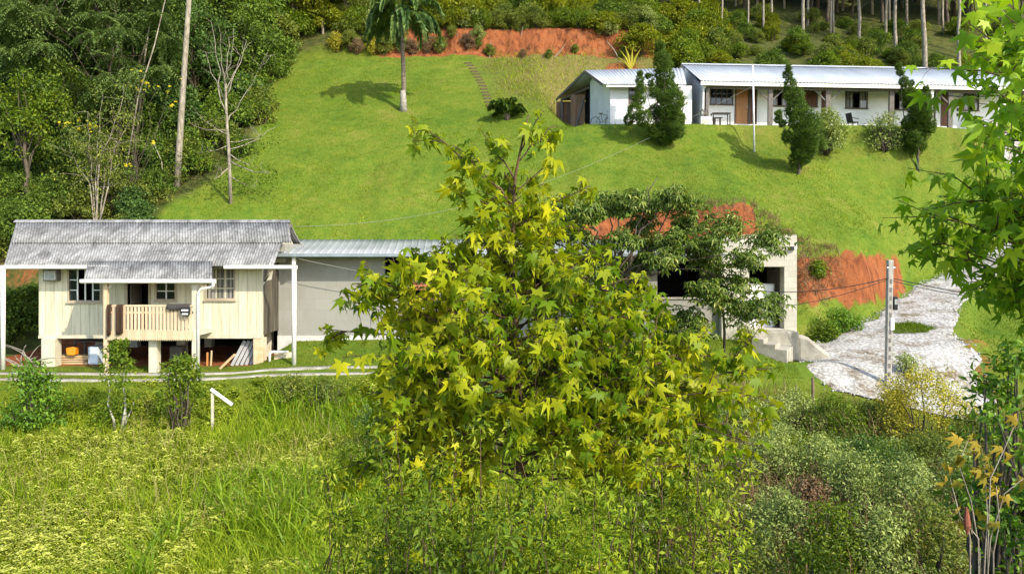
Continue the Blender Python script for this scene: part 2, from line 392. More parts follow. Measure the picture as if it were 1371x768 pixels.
soil = np.maximum(soil, .9 * sstep(25.0, 26, YY) * (1 - sstep(32, 33.5, YY)) * sstep(-19, -18, XX) * (1 - sstep(-8.6, -8.2, XX)))
scrub = steep * sstep(10.4, 11.2, XX) * (1 - sstep(13.2, 14.2, XX)) * (YY < 36)
soil = soil * (1 - .5 * scrub * sstep(.5, .6, n2)); bw_ = sstep(10.2, 12.0, XX + (n2 - .5) * 1.5) * ((YY > 28) & (YY < 36)); soil = soil * (1 - bw_) + bw_ * (.95 * sstep(1.0, 1.3, SL) * (XX < 18.4) * (1 - sstep(3.5, 4.1, HH + (n2 - .5) * 1.2) * (XX > 10.9)) * sstep(1.5, 2.1, HH + (n2 - .5) * .8) * (1 - .55 * scrub * sstep(3.3, 4.0, HH + (n2 - .5))))
soil = soil * (1 - (XX > .5) * (XX < 5.5) * (YY > 40) * (YY < 55.5)); soil = soil * (1 - (XX > -8.3) * (XX < 3.0) * (YY > 32.4) * (YY < 37)); verge = sstep(1.35, .9, ru + (n2 - .5) * .9) * (YY < 40)
soil = np.maximum(soil, verge * .5 * (XX > 15) * (YY < 27.5))

m_gr, nt, out = new_mat('ground')
tc = N(nt, 'ShaderNodeTexCoord'); P = tc.outputs['Object']
def attr(n):
    a = N(nt, 'ShaderNodeAttribute', attribute_name=n); return a.outputs['Fac']
nA = noise(nt, P, .35, 4); nB = noise(nt, P, 2.2, 5, .6); nC = noise(nt, P, 16, 4, .7); nD = noise(nt, P, 7, 5, .65)
rl = ramp(nt, [(.36, (.060,.118,.013)), (.46, (.100,.158,.016)), (.56, (.138,.178,.021)), (.67, (.205,.195,.047))]); L(nt, math_(nt, 'ADD', math_(nt, 'MULTIPLY', nA, .45), math_(nt, 'ADD', math_(nt, 'MULTIPLY', nB, .35), math_(nt, 'MULTIPLY', nC, .2))), rl.inputs[0])
rr_ = ramp(nt, [(.3, (.09,.085,.02)), (.5, (.15,.13,.04)), (.7, (.22,.17,.07))]); L(nt, nD, rr_.inputs[0])
rm = ramp(nt, [(.3, (.07,.10,.010)), (.55, (.11,.145,.014)), (.75, (.16,.17,.025))]); L(nt, nB, rm.inputs[0])
rs = ramp(nt, [(.30, (.06,.024,.012)), (.42, (.16,.054,.022)), (.55, (.28,.092,.034)), (.66, (.23,.098,.046)), (.8, (.14,.078,.042))]); L(nt, noise(nt, mapping(nt, P, (2.2,2.2,.6)), 1.5, 8, .7, .6), rs.inputs[0])
rf = ramp(nt, [(.35, (.04,.055,.012)), (.6, (.08,.085,.022)), (.75, (.11,.095,.04))]); L(nt, nB, rf.inputs[0])
c = mixc(nt, attr('forest'), rm.outputs[0], rf.outputs[0])
c = mixc(nt, attr('lawn'), c, rl.outputs[0])
fr = math_(nt, 'MULTIPLY', attr('rough'), math_(nt, 'ADD', .45, nD)); c = mixc(nt, fr, c, rr_.outputs[0])
fs = N(nt, 'ShaderNodeMapRange'); fs.interpolation_type = 'SMOOTHSTEP'
for i, v in ((1, .35), (2, .65)): fs.inputs[i].default_value = v
L(nt, math_(nt, 'ADD', attr('soil'), math_(nt, 'MULTIPLY', math_(nt, 'SUBTRACT', nD, .5), .7)), fs.inputs[0])
c = mixc(nt, fs.outputs[0], c, rs.outputs[0])
hb = math_(nt, 'ADD', math_(nt, 'MULTIPLY', nC, .4), math_(nt, 'ADD', nB, nD))
finish(nt, out, c, .95, bump(nt, hb, .6, .09), .1)

V = np.stack([XX, YY, HH], -1).reshape(-1, 3); nx, ny = len(GX), len(GY)
idx = np.arange(nx * ny).reshape(nx, ny)
Q = np.stack([idx[:-1,:-1], idx[1:,:-1], idx[1:,1:], idx[:-1,1:]], -1).reshape(-1, 4)
g = mesh_np(V, Q, 'ground', m_gr, smooth=True)
forest = np.clip(sstep(24, 29, YY) * (1 - sstep(0, 1.2, XX - edgeL)) + sstep(57.5, 59, YY), 0, 1)
for nm, arr in (('lawn', lawn), ('rough', roughg), ('soil', soil), ('forest', forest)):
    a = g.data.attributes.new(nm, 'FLOAT', 'POINT'); a.data.foreach_set('value', arr.astype(np.float32).ravel())
tag(g, 'grassy hillside with mown lawn, red earth cuts and a weedy hollow in front', 'ground', kind='structure')

# ---- gravel driveway: a sheet laid a little above the ground, ragged edges
m_gv, nt, out = new_mat('gravel'); tc = N(nt, 'ShaderNodeTexCoord'); P = tc.outputs['Object']
vo = N(nt, 'ShaderNodeTexVoronoi', Scale=9.0); L(nt, P, vo.inputs['Vector'])
rv = ramp(nt, [(0, (.78,.75,.69)), (.36, (.55,.53,.48)), (.58, (.16,.14,.11))]); L(nt, vo.outputs['Distance'], rv.inputs[0])
big = ramp(nt, [(.36, (.27,.215,.145)), (.48, (.56,.55,.52)), (.7, (.76,.76,.75))]); L(nt, noise(nt, P, 1.1, 6, .65), big.inputs[0])
c = mixc(nt, .8, rv.outputs[0], big.outputs[0], 'MULTIPLY'); c = mixc(nt, .38, c, big.outputs[0])
finish(nt, out, c, .9, bump(nt, math_(nt, 'ADD', vo.outputs['Distance'], noise(nt, P, 5, 5)), .5, .025), .2)
tt = np.linspace(0, 1, 150); seg = np.cumsum(np.r_[0, np.hypot(*np.diff(ROAD[:, :2], axis=0).T)]); seg /= seg[-1]
cx_, cy_, cw_ = [np.interp(tt, seg, ROAD[:, k]) for k in range(3)]
for _ in range(4):
    for a in (cx_, cy_, cw_): a[1:-1] = (a[:-2] + 2 * a[1:-1] + a[2:]) / 4
tx, ty = np.gradient(cx_), np.gradient(cy_); ln = np.hypot(tx, ty); tx /= ln; ty /= ln
U = np.linspace(-1, 1, 41)
wl = cw_ * (.90 + .20 * (fbm(tt * 38, tt * 0, 4) - .5) * 2); wr = cw_ * (.92 + .22 * (fbm(tt * 38, tt * 0 + 7, 8) - .5) * 2)
W = np.where(U[None] < 0, wl[:, None], wr[:, None])
RX = cx_[:, None] + ty[:, None] * U[None] * W; RY = cy_[:, None] - tx[:, None] * U[None] * W
RZ = ground(RX, RY) + .06 - .075 * np.abs(U[None]) ** 8 + (fbm(RX * 3, RY * 3, 5) - .5) * .03
idx = np.arange(RX.size).reshape(RX.shape)
Q = np.stack([idx[:-1,:-1], idx[:-1,1:], idx[1:,1:], idx[1:,:-1]], -1).reshape(-1, 4)
nz = fbm(RX * 1.4, RY * 1.4, 61); keep = np.ones(RX.shape, bool)
Q = Q[keep[:-1,:-1].reshape(-1)]
o = mesh_np(np.stack([RX, RY, RZ], -1), Q, 'gravel_road', m_gv, smooth=True)
tag(o, 'pale gravel driveway curving up the hill beside the block building', 'driveway', kind='structure')

# ---- two pale concrete wheel strips in front of the wooden house
m_track = mat_noisy('pale_concrete', (.24,.225,.17), (.40,.38,.32), 2.5, .9, .4)
for k, (y0, w) in enumerate(((23.95, .12), (23.3, .11))):
    X = np.linspace(-30, -4.4, 170); c0 = y0 + .55 * sstep(-11, -4.4, X) + .06 * np.sin(X * .7 + k)
    ww = w * (.75 + .5 * fbm(X * 1.6, X * 0, 3 + k)); Vs = []
    for s, dz in ((-1, -.03), (-.9, .02), (.9, .02), (1, -.03)):
        yy = c0 + s * ww + (fbm(X * 4, X * 0 + s * 3, 14) - .5) * .12; Vs.append(np.stack([X, yy, ground(X, yy) + dz + .012], -1))
    Vv = np.stack(Vs, 1); ii = np.arange(Vv.shape[0] * 4).reshape(-1, 4)
    Q = np.stack([ii[:-1,:-1], ii[1:,:-1], ii[1:,1:], ii[:-1,1:]], -1).reshape(-1, 4)
    o = mesh_np(Vv, Q, 'path', m_track)
    tag(o, ('narrow pale concrete wheel strip nearer the wooden house', 'narrow pale concrete wheel strip nearer the meadow')[k], 'path', 'wheel strips of the track', 'structure')
# ================================================================ MATERIALS FOR BUILDINGS
def mat_boards(name, c1, c2, width, axis=0, groove=.06, rough=.75, dirt=(.30,.27,.20), vert=True):
    """boards: fine grooves at a real spacing, each board its own tone, weathering streaks"""
    m, nt, out = new_mat(name); tc = N(nt, 'ShaderNodeTexCoord'); s = N(nt, 'ShaderNodeSeparateXYZ'); L(nt, tc.outputs['Object'], s.inputs[0])
    u = math_(nt, 'DIVIDE', s.outputs[axis], width); fr = math_(nt, 'FRACT', u); fl = math_(nt, 'FLOOR', u)
    wn = N(nt, 'ShaderNodeTexWhiteNoise', noise_dimensions='1D'); L(nt, fl, wn.inputs['W'])
    st = noise(nt, mapping(nt, tc.outputs['Object'], (6, 6, .5) if vert else (.5, .5, 6)), 1.6, 5, .6)
    base = mixc(nt, wn.outputs['Value'], c1, c2)
    r = ramp(nt, [(.42, (0,0,0)), (.72, (.55,.55,.55))]); L(nt, st, r.inputs[0])
    base = mixc(nt, r.outputs[0], base, dirt)
    gr = math_(nt, 'LESS_THAN', fr, groove); base = mixc(nt, math_(nt, 'MULTIPLY', gr, .6), base, (c1[0]*.45, c1[1]*.42, c1[2]*.36))
    h = math_(nt, 'SUBTRACT', math_(nt, 'MULTIPLY', st, .25), gr)
    finish(nt, out, base, rough, bump(nt, h, .6, .02), .25); return m
def mat_block(name, c1, c2, mortar, bw=.4, bh=.2, rough=.92, bmp=.25, stain=(.25,.235,.19)):
    m, nt, out = new_mat(name); tc = N(nt, 'ShaderNodeTexCoord'); s = N(nt, 'ShaderNodeSeparateXYZ'); L(nt, tc.outputs['Object'], s.inputs[0])
    cx = N(nt, 'ShaderNodeCombineXYZ'); L(nt, math_(nt, 'ADD', s.outputs[0], s.outputs[1]), cx.inputs[0]); L(nt, s.outputs[2], cx.inputs[1])
    b = N(nt, 'ShaderNodeTexBrick', Scale=1.0); b.inputs['Brick Width'].default_value = bw; b.inputs['Row Height'].default_value = bh
    b.inputs['Mortar Size'].default_value = .008; b.inputs['Mortar Smooth'].default_value = .4
    b.inputs['Color1'].default_value = rgba(c1); b.inputs['Color2'].default_value = rgba(c2); b.inputs['Mortar'].default_value = rgba(mortar)
    L(nt, cx.outputs[0], b.inputs['Vector'])
    r = ramp(nt, [(.45, (0,0,0)), (.75, (.6,.6,.6))]); L(nt, noise(nt, mapping(nt, tc.outputs['Object'], (1,1,.6)), 1.7, 6, .6), r.inputs[0])
    c = mixc(nt, r.outputs[0], b.outputs['Color'], stain)
    h = math_(nt, 'SUBTRACT', math_(nt, 'MULTIPLY', noise(nt, tc.outputs['Object'], 30, 3), .5), b.outputs['Fac'])
    finish(nt, out, c, rough, bump(nt, h, bmp, .01), .15); return m
def mat_fibre(name):
    """weathered fibre-cement: pale grey with dark lichen blotches and streaks down the slope"""
    m, nt, out = new_mat(name); tc = N(nt, 'ShaderNodeTexCoord'); P = tc.outputs['Object']
    a = noise(nt, mapping(nt, P, (1, .6, .6)), 2.2, 8, .7, .5); b = noise(nt, mapping(nt, P, (9, .5, .5)), 1.5, 4, .6)
    d = noise(nt, P, 11, 3, .6)
    r = ramp(nt, [(.36, (.09,.09,.088)), (.47, (.18,.18,.175)), (.57, (.30,.30,.295)), (.70, (.45,.45,.44))])
    L(nt, math_(nt, 'ADD', math_(nt, 'MULTIPLY', a, .55), math_(nt, 'ADD', math_(nt, 'MULTIPLY', b, .25), math_(nt, 'MULTIPLY', d, .2))), r.inputs[0])
    finish(nt, out, r.outputs[0], .9, bump(nt, d, .3, .02), .15); return m
def mat_metalroof(name, c1, c2, litter=0):
    m, nt, out = new_mat(name); tc = N(nt, 'ShaderNodeTexCoord'); P = tc.outputs['Object']
    r = ramp(nt, [(.3, c1), (.6, c2)]); L(nt, noise(nt, mapping(nt, P, (.8,.25,.25)), 1.2, 6, .6), r.inputs[0]); c = r.outputs[0]
    if litter:
        s = N(nt, 'ShaderNodeSeparateXYZ'); L(nt, P, s.inputs[0])
        f = ramp(nt, [(.53, (0,0,0)), (.60, (1,1,1))]); L(nt, noise(nt, mapping(nt, P, (3.5,2,2)), 1.5, 6, .75), f.inputs[0])
        g = N(nt, 'ShaderNodeMapRange'); L(nt, math_(nt, 'ADD', s.outputs[1], math_(nt, 'MULTIPLY', s.outputs[0], .35)), g.inputs[0]); g.inputs[1].default_value = .2; g.inputs[2].default_value = 3.5
        c = mixc(nt, math_(nt, 'MULTIPLY', f.outputs[0], math_(nt, 'MULTIPLY', g.outputs[0], litter)), c, (.16,.12,.09))
    finish(nt, out, c, .45, None, .4, .15); return m
def mat_plain(name, c, rough=.6, spec=.3, metal=0, vary=.12):
    return mat_noisy(name, tuple(x * (1 - vary) for x in c), tuple(min(.95, x * (1 + vary)) for x in c), 2.5, rough, .12, 14, spec=spec, metal=metal)
M = {}
M['cream'] = mat_boards('cream_boards', (.62,.575,.42), (.70,.655,.49), .30)
M['sideshade'] = mat_boards('shade_toned_side_boards', (.06,.05,.04), (.10,.08,.06), .30, axis=1)  # shade on the side wall is put into these dark board colours
M['porchwood'] = mat_boards('porch_wood', (.58,.44,.28), (.68,.54,.36), .115, groove=.0, dirt=(.45,.32,.2))
M['trim'] = mat_plain('tan_trim', (.40,.34,.25)); M['white'] = mat_plain('white_paint', (.76,.76,.73), .55, vary=.06)
M['pale'] = mat_plain('pale_post', (.56,.52,.40), .7); M['fibre'] = mat_fibre('fibre_cement'); M['dark'] = mat_plain('painted_interior_shade', (.012,.012,.011), .9)  # near-black colour stands in for interior shade on backing sheets
M['gutter'] = mat_plain('white_gutter', (.78,.76,.70), .45, vary=.05)
M['block'] = mat_block('concrete_block', (.285,.28,.25), (.315,.31,.275), (.265,.26,.235), bw=.8, bh=.4, bmp=.12, stain=(.25,.235,.19))
M['blockbase'] = mat_noisy('lime_washed_base', (.42,.41,.37), (.60,.59,.55), 2, .9, .4)
M['blocknew'] = mat_block('pale_concrete_block', (.42,.40,.33), (.50,.48,.40), (.36,.34,.28), bw=.4, bh=.2, bmp=.2, stain=(.40,.38,.31))
M['conc'] = mat_noisy('raw_concrete', (.27,.25,.20), (.42,.39,.32), 3, .92, .4)
M['zinc'] = mat_metalroof('zinc_roof', (.25,.27,.27), (.38,.395,.395), 1.0); M['zincedge'] = mat_plain('zinc_gutter', (.26,.30,.31), .4, metal=.3)
M['uproof'] = mat_metalroof('pale_metal_roof', (.42,.455,.49), (.55,.58,.61))
M['plaster'] = mat_noisy('white_plaster', (.76,.76,.74), (.86,.86,.85), 1.2, .85, .1, 20)
M['greywood'] = mat_noisy('grey_timber', (.11,.10,.09), (.20,.18,.16), 6, .85, .4, stretch=(4,4,.6))
M['doorwood'] = mat_boards('varnished_door', (.42,.19,.07), (.52,.26,.10), .16, groove=.05, rough=.45, dirt=(.34,.15,.06))
M['doordark'] = mat_boards('dark_door', (.15,.055,.028), (.19,.075,.04), .16, groove=.06, rough=.5, dirt=(.11,.05,.03))
M['winwood'] = mat_plain('brown_frame', (.10,.07,.045), .5); M['brick'] = mat_block('orange_brick', (.42,.13,.055), (.50,.18,.08), (.36,.2,.12), .2, .1)
M['shedwood'] = mat_boards('shed_boards', (.20,.11,.06), (.28,.16,.09), .2); M['steel'] = mat_plain('galvanised', (.42,.42,.40), .45, metal=.5)
M['black'] = mat_plain('black_plastic', (.02,.02,.02), .5); M['orange'] = mat_plain('orange_plastic', (.75,.27,.02), .45)
M['bluewhite'] = mat_plain('blue_white_enamel', (.62,.70,.78), .4); M['cloth'] = mat_plain('brown_cloth', (.045,.024,.014), .95)
M['greycloth'] = mat_plain('charcoal_cloth', (.05,.045,.042), .95); M['clay'] = mat_noisy('clay_stained_paint', (.62,.40,.22), (.70,.62,.48), 2, .85, .2)
M['pole'] = mat_noisy('concrete_pole', (.30,.28,.25), (.42,.40,.36), 7, .85, .3, stretch=(3,3,1)); M['postwood'] = mat_noisy('old_post', (.14,.10,.07), (.24,.18,.12), 8, .9, .5, stretch=(3,3,.7))
M['wire'] = mat_plain('cable', (.05,.05,.05), .6); M['palewire'] = mat_plain('pale_cable', (.22,.22,.18), .6)
def mat_glass(name, tint, curtain=None):
    m, nt, out = new_mat(name); col = tint
    if curtain:
        tc = N(nt, 'ShaderNodeTexCoord'); w = noise(nt, mapping(nt, tc.outputs['Object'], (14, 14, .3)), 1.0, 2)
        r = ramp(nt, [(.4, tint), (.6, curtain)]); L(nt, w, r.inputs[0]); col = r.outputs[0]
    finish(nt, out, col, .08, None, .6); return m
M['glass'] = mat_glass('window_glass', (.012,.016,.018)); M['curtain'] = mat_glass('curtained_glass', (.10,.10,.09), (.30,.29,.26)); M['olive'] = mat_glass('olive_curtain', (.07,.065,.04), (.14,.13,.085))

def wall_open(mb, x0, x1, z0, z1, y0, y1, ops):
    """front wall (y0 outside, y1 inside) as boxes round its openings (x0,x1,z0,z1)"""
    xs = sorted({x0, x1} | {v for o in ops for v in o[:2]})
    for a, b in zip(xs[:-1], xs[1:]):
        c = (a + b) / 2; cuts = sorted([(o[2], o[3]) for o in ops if o[0] < c < o[1]]); z = z0
        for lo, hi in cuts:
            if lo > z + 1e-4: mb.box(a, b, y0, y1, z, lo)
            z = hi
        if z1 > z + 1e-4: mb.box(a, b, y0, y1, z, z1)
def window(root, x0, x1, z0, z1, y, fm, gm, nx=2, nz=1, fw=.06, name='window', out=.03, skip=(), label=None, mm=None):
    """frame with mullions, set a little proud of the wall face y; one pane behind"""
    mb = MB(); yo = y - out; yi = y + .06
    mb.box(x0 - fw, x0, yo, yi, z0 - fw, z1 + fw); mb.box(x1, x1 + fw, yo, yi, z0 - fw, z1 + fw)
    mb.box(x0, x1, yo, yi, z1, z1 + fw); mb.box(x0, x1, yo, yi, z0 - fw, z0)
    w = mb.build(name, fm, root, bevel=.006)
    if label: w['label'] = label
    s = MB(); s.box(x0 - fw * 1.6, x1 + fw * 1.6, yo - .05, yo - .003, z0 - fw - .035, z0 - fw + .005); s.build('sill', fm, w)
    mu = MB(); t = .022
    for i in range(1, nx):
        xm = x0 + (x1 - x0) * i / nx; mu.box(xm - t, xm + t, y + .02, y + .05, z0 + .001, z1 - .001)
    for k in range(1, nz):
        zm = z0 + (z1 - z0) * k / nz
        for i in range(nx):
            if i in skip: continue
            a = x0 + (x1 - x0) * i / nx + (t if i else 0); b = x0 + (x1 - x0) * (i + 1) / nx - (t if i < nx - 1 else 0); mu.box(a, b, y + .024, y + .046, zm - t * .8, zm + t * .8)
    if mu.v: mu.build('mullion', mm or fm, w)
    for i in range(nx):
        if i in skip: continue
        a = x0 + (x1 - x0) * i / nx; b = x0 + (x1 - x0) * (i + 1) / nx
        p = MB(); p.box(a + t + .001, b - t - .001, y + .035, y + .041, z0 + .002, z1 - .002); p.build('pane', gm, w)
    return w

# ================================================================ WOODEN HOUSE ON STILTS
YW = 25.5
hx0, hx1 = ax(52, YW), ax(351, YW); hz0, hz1 = 1.17, 3.62
house = thing('wooden_house', ((hx0 + hx1) / 2, 27.5, .15), 'small cream timber house on stilts with grey corrugated roof and wooden porch', 'house')
ops = []
def W_(a, b, c, d): return (ax(a, YW), ax(b, YW), az(d, YW), az(c, YW))
wl_, wd_, wp_, wr_ = W_(93, 134, 361, 402), W_(171, 199, 376, 449), W_(210, 234, 379, 400), W_(277, 313, 360, 399)
mb = MB(); wall_open(mb, hx0, hx1, hz0, hz1, YW, YW + .12, [wl_, wd_, wp_, wr_])
w = mb.build('wall', M['cream'], house)
mb = MB(); mb.box(hx0, hx0 + .12, YW + .121, 30.4, hz0, hz1); mb.box(hx0 + .121, hx1 - .121, 30.28, 30.4, hz0, hz1); mb.build('wall', M['cream'], house)
mb = MB(); mb.box(hx1 - .12, hx1, YW + .121, 30.4, hz0, hz1); mb.build('wall', M['sideshade'], house, )['label'] = 'side wall of the house with shade painted into its boards'
# gables
for x in (hx0 + .002, hx1 - .122): MB().prism([(YW, hz1 + .001), (30.4, hz1 + .001), (27.95, 4.95)], x, x + .118, 'x').build('gable', M['cream'], house)
mb = MB(); mb.box(hx0 + .13, hx1 - .13, YW + .13, 30.27, hz0 + .02, hz0 + .12); mb.build('floor', M['greywood'], house)
mb = MB(); mb.box(hx0 + .14, hx1 - .14, 27.0, 27.05, hz0 + .13, hz1 - .02); mb.build('interior_shade_sheet', M['dark'], house)  # added near-black sheet: the room's shade painted behind the openings
mb = MB(); mb.box(hx0 - .01, hx1 + .01, YW - .02, YW + .16, hz0 - .10, hz0 - .003); mb.build('sill_beam', M['pale'], house)
window(house, *wl_, YW, M['trim'], M['glass'], 4, 3, skip=(1, 2), mm=M['white'], label='tan framed window with its middle sashes open')
window(house, *wp_, YW, M['trim'], M['glass'], 2, 2, mm=M['white'])
window(house, *wr_, YW, M['trim'], M['curtain'], 3, 3, mm=M['pale'], label='tan framed window with pale curtains behind nine panes')
mb = MB(); d0, d1, e0, e1 = wd_
mb.box(d0 - .07, d0, YW - .03, YW + .12, e0, e1 + .07); mb.box(d1, d1 + .07, YW - .03, YW + .12, e0, e1 + .07); mb.box(d0, d1, YW - .03, YW + .12, e1, e1 + .07)
dr = mb.build('door', M['trim'], house)
mb = MB(); mb.box(d0 + .01, d0 + .06, YW + .13, YW + .85, e0 + .02, e1 - .02); mb.build('door_leaf', M['greywood'], dr)
# roof: main front slope, back slope, porch slope
Ye = 24.85; ze = 3.56; Yr = 27.95; zr = 5.13
xl, xr = ax(5, Ye), ax(366, Ye); rl_, rr2 = ax(22, Yr), ax(387, Yr)
V1, F1 = sheet((xl, Ye, ze), (xr, Ye, ze), (rl_, Yr, zr), (rr2, Yr, zr), 104 * 8 + 1, 5, .012, wave=(100, .017))
roof = mesh_np(V1, F1, 'roof', M['fibre'], house, smooth=True)
V1, F1 = sheet((rl_, Yr + .02, zr), (rr2, Yr + .02, zr), (rl_ - .2, 31.1, 3.5), (rr2, 31.1, 3.5), 104 * 8 + 1, 3, .012, wave=(100, .017))
mesh_np(V1, F1, 'roof', M['fibre'], house, smooth=True)
mb = MB(); mb.prism([(Yr - .16, zr - .03), (Yr, zr + .075), (Yr + .16, zr - .03)], rl_ - .03, rr2 + .03, 'x'); mb.build('ridge_cap', M['fibre'], roof)
# overlap step across the slope
V1, F1 = sheet((xl - .7, 26.3, 4.335), (xr + .18, 26.3, 4.335), (rl_ + .02, Yr - .02, zr + .022), (rr2 - .02, Yr - .02, zr + .022), 104 * 8 + 1, 3, .012, wave=(100, .017))
mesh_np(V1, F1, 'roof_sheet', M['fibre'], roof, smooth=True)
Yp = 23.85; pl, pr = ax(112, Yp), ax(284, Yp)
V1, F1 = sheet((pl, Yp, 3.14), (pr, Yp, 3.14), (ax(118, 25.05), 25.05, 3.72), (ax(284, 25.05), 25.05, 3.72), 52 * 8 + 1, 3, .012, wave=(48, .017))
pr_ = mesh_np(V1, F1, 'porch_roof', M['fibre'], house, smooth=True)
mb = MB(); mb.box(hx0 - .6, hx1 + .3, 24.98, 25.06, 3.47, 3.53); mb.box(hx0 - .6, hx1 + .3, 27.9, 28.0, 4.92, 5.04)
for x in np.linspace(hx0 - .5, hx1 + .25, 9): mb.bar((x, 25.0, 3.50), (x, 27.9, 4.99), .06, .1)
mb.build('rafter', M['greywood'], house)
def gutter(x0, x1, y, z):
    m = MB(); m.prism([(y - .10, z + .05), (y - .11, z - .05), (y - .06, z - .08), (y + .02, z - .08), (y + .02, z + .05), (y + .012, z + .05), (y + .012, z - .07), (y - .055, z - .07), (y - .098, z - .045), (y - .09, z + .05)], x0, x1, 'x')
    return m
gutter(xl - .05, pl + .28, Ye, ze - .03).build('gutter', M['gutter'], house)
gutter(pr + .02, ax(398, Ye), Ye, ze - .03).build('gutter', M['gutter'], house)
gutter(pl - .07, pr + .12, Yp, 3.11).build('gutter', M['gutter'], house)
def pipe(pts, r, m='gutter'): MB().tube(pts, r, 10).build('downpipe', M[m], house, smooth=True)
zg = float(ground(xl, 24.75)) - .1
pipe([(xl + .03, 24.77, zg), (xl + .03, 24.77, 3.5)], .075)
xq = ax(393.5, 24.75); pipe([(xq, 24.77, float(ground(xq, 24.77)) - .1), (xq, 24.77, 3.5)], .075)
xp = ax(264, 23.9); pipe([(pr + .05, 23.8, 3.06), (pr + .05, 23.82, 2.95), (pr - .05, 23.86, 2.9), (xp + .1, 23.95, 2.84), (xp, 23.98, 2.7), (xp, 23.98, float(ground(xp, 23.98)) - .1)], .05)
# porch
zf = 1.28; px0, px1 = ax(141, 24), ax(260, 24)
mb = MB(); mb.box(px0, px1, 24.06, YW - .03, zf + .02, zf + .12); mb.build('porch_floor', M['pale'], house)
gz = lambda x, y: float(ground(x, y)) - .15
mb = MB(); x = px0 - .05; mb.box(x, x + .12, 23.98, 24.1, gz(x, 24), 3.15); mb.build('porch_post', M['porchwood'], house)
mb = MB(); x = ax(257, 24); mb.box(x, x + .17, 23.99, 24.15, gz(x, 24), 3.15); mb.build('porch_post', M['pale'], house)
mb = MB(); x = ax(199, 24.2); mb.box(x, x + .27, 24.2, 24.47, gz(x, 24), zf - .1); mb.build('stilt', M['pale'], house)
mb = MB(); mb.box(px0, px1 + .05, 24.0, 24.1, 3.08, 3.17); mb.build('porch_beam', M['pale'], house)
rail = thing('x', (0,0,0), None, None) if False else None
mb = MB(); mb.box(px0 + .08, px1 - .02, 23.96, 24.06, 2.27, 2.33); mb.box(px0 + .08, px1 - .02, 23.99, 24.04, 2.05, 2.12); mb.box(px0 + .08, px1 - .02, 23.995, 24.035, 1.42, 1.50)
rail = mb.build('railing', M['porchwood'], house, bevel=.006)
n = 23
for i in range(n):
    x = px0 + .10 + (px1 - px0 - .16) * (i + .5) / n
    b = MB(); hw = .036; b.prism([(x - hw, 1.50), (x + hw, 1.50), (x + hw, 2.265), (x - hw, 2.265)], 23.962, 23.986, 'y'); b.build('baluster', M['porchwood'], rail)
b = MB()
for i in range(n * 2):
    x0 = px0 + .08 + (px1 - px0 - .10) * i / (n * 2); x1 = px0 + .08 + (px1 - px0 - .10) * (i + 1) / (n * 2); xm = (x0 + x1) / 2
    b.prism([(x0 + .003, 1.23), (xm, 1.18), (x1 - .003, 1.23), (x1 - .003, 1.498), (x0 + .003, 1.498)], 23.952, 23.976 + .003 * (i % 2), 'y')
b.build('apron_board', M['porchwood'], rail)
for x, s in ((px0 + .08, 1), (px1 - .02, -1)): MB().bar((x, 24.05, 2.85), (x + .28 * s, 24.05, 3.12), .04, .05).build('bracket', M['pale'], house)
# stilts
for (a, c, y, mt, lb) in ((55, 73, 25.35, 'pale', None), (339, 352, 25.5, 'clay', 'pillar stained orange by clay at its foot')):
    x0, x1 = ax(a, y), ax(c, y); mb = MB(); mb.box(x0, x1, y, y + .4, gz(x0, y), hz0 - .1); s = mb.build('stilt', M[mt], house, bevel=.012)
    if lb: s['label'] = lb
for x in (-15.4, -12.4, -9.2):
    for y in (27.6, 30.1):
        mb = MB(); mb.box(x, x + .3, y, y + .3, gz(x, y), hz0); mb.build('stilt', M['pale'], house)
mb = MB(); mb.box(hx0 + .2, hx1 - .2, 30.7, 30.85, -.2, hz0); mb.build('underfloor_shade_sheet', M['dark'], house)  # black sheet added below the floor, shade put into its colour
# air conditioner
a0, a1 = ax(58, 25.3), ax(77, 25.3); c0, c1 = az(376, 25.3), az(361, 25.3)
ac = MB(); ac.box(a0, a1, 25.28, YW - .001, c0, c1); acx = ac.build('air_conditioner', M['greywood'], house, bevel=.01)
b = MB(); b.box(a0 + .07, a1 - .07, 25.255, 25.278, c0 + .06, c1 - .06); b.build('grille', M['steel'], acx)
b = MB()
for (u0, u1, v0, v1) in ((a0 + .05, a0 + .068, c0 + .05, c1 - .05), (a1 - .068, a1 - .05, c0 + .05, c1 - .05), (a0 + .05, a1 - .05, c1 - .058, c1 - .042), (a0 + .05, a1 - .05, c0 + .042, c0 + .058)): b.box(u0, u1, 25.25, 25.279, v0, v1)
b.build('bezel', M['white'], acx)
b = MB(); x = ax(356, 25.4); b.prism([(x - .08, 3.0), (x + .2, 3.08), (x + .24, 3.38), (x + .12, 3.3), (x + .05, 3.1), (x - .1, 2.85)], 25.35, 25.4, 'y'); b.build('awning_bracket', M['pale'], house)

# things on the porch rail
def drape(x0, x1, ztop, zbot, y, mat, name, label, cat, n=14):
    V = []; 
    u = np.linspace(0, 1, n); path = [(y + .10, ztop - .3), (y + .09, ztop - .02), (y + .03, ztop + .012), (y - .03, ztop - .005), (y - .052, ztop - .06)] + [(y - .055, ztop - .06 - (ztop - .06 - zbot) * k / 6) for k in range(1, 7)]
    for a in u:
        for k, (yy, zz) in enumerate(path):
            V.append((x0 + (x1 - x0) * a, yy - .012 * math.sin(a * 9 + 1) * min(1, k / 5), zz - (.03 * math.sin(a * 5) if k == len(path) - 1 else 0)))
    m = len(path); ii = np.arange(n * m).reshape(n, m); Q = np.stack([ii[:-1,:-1], ii[1:,:-1], ii[1:,1:], ii[:-1,1:]], -1).reshape(-1, 4)
    o = mesh_np(np.array(V), Q, name, mat, smooth=True, loc=((x0 + x1) / 2, y, ztop)); s = o.modifiers.new('s', 'SOLIDIFY'); s.thickness = .006
    return tag(o, label, cat)
yr = 23.96
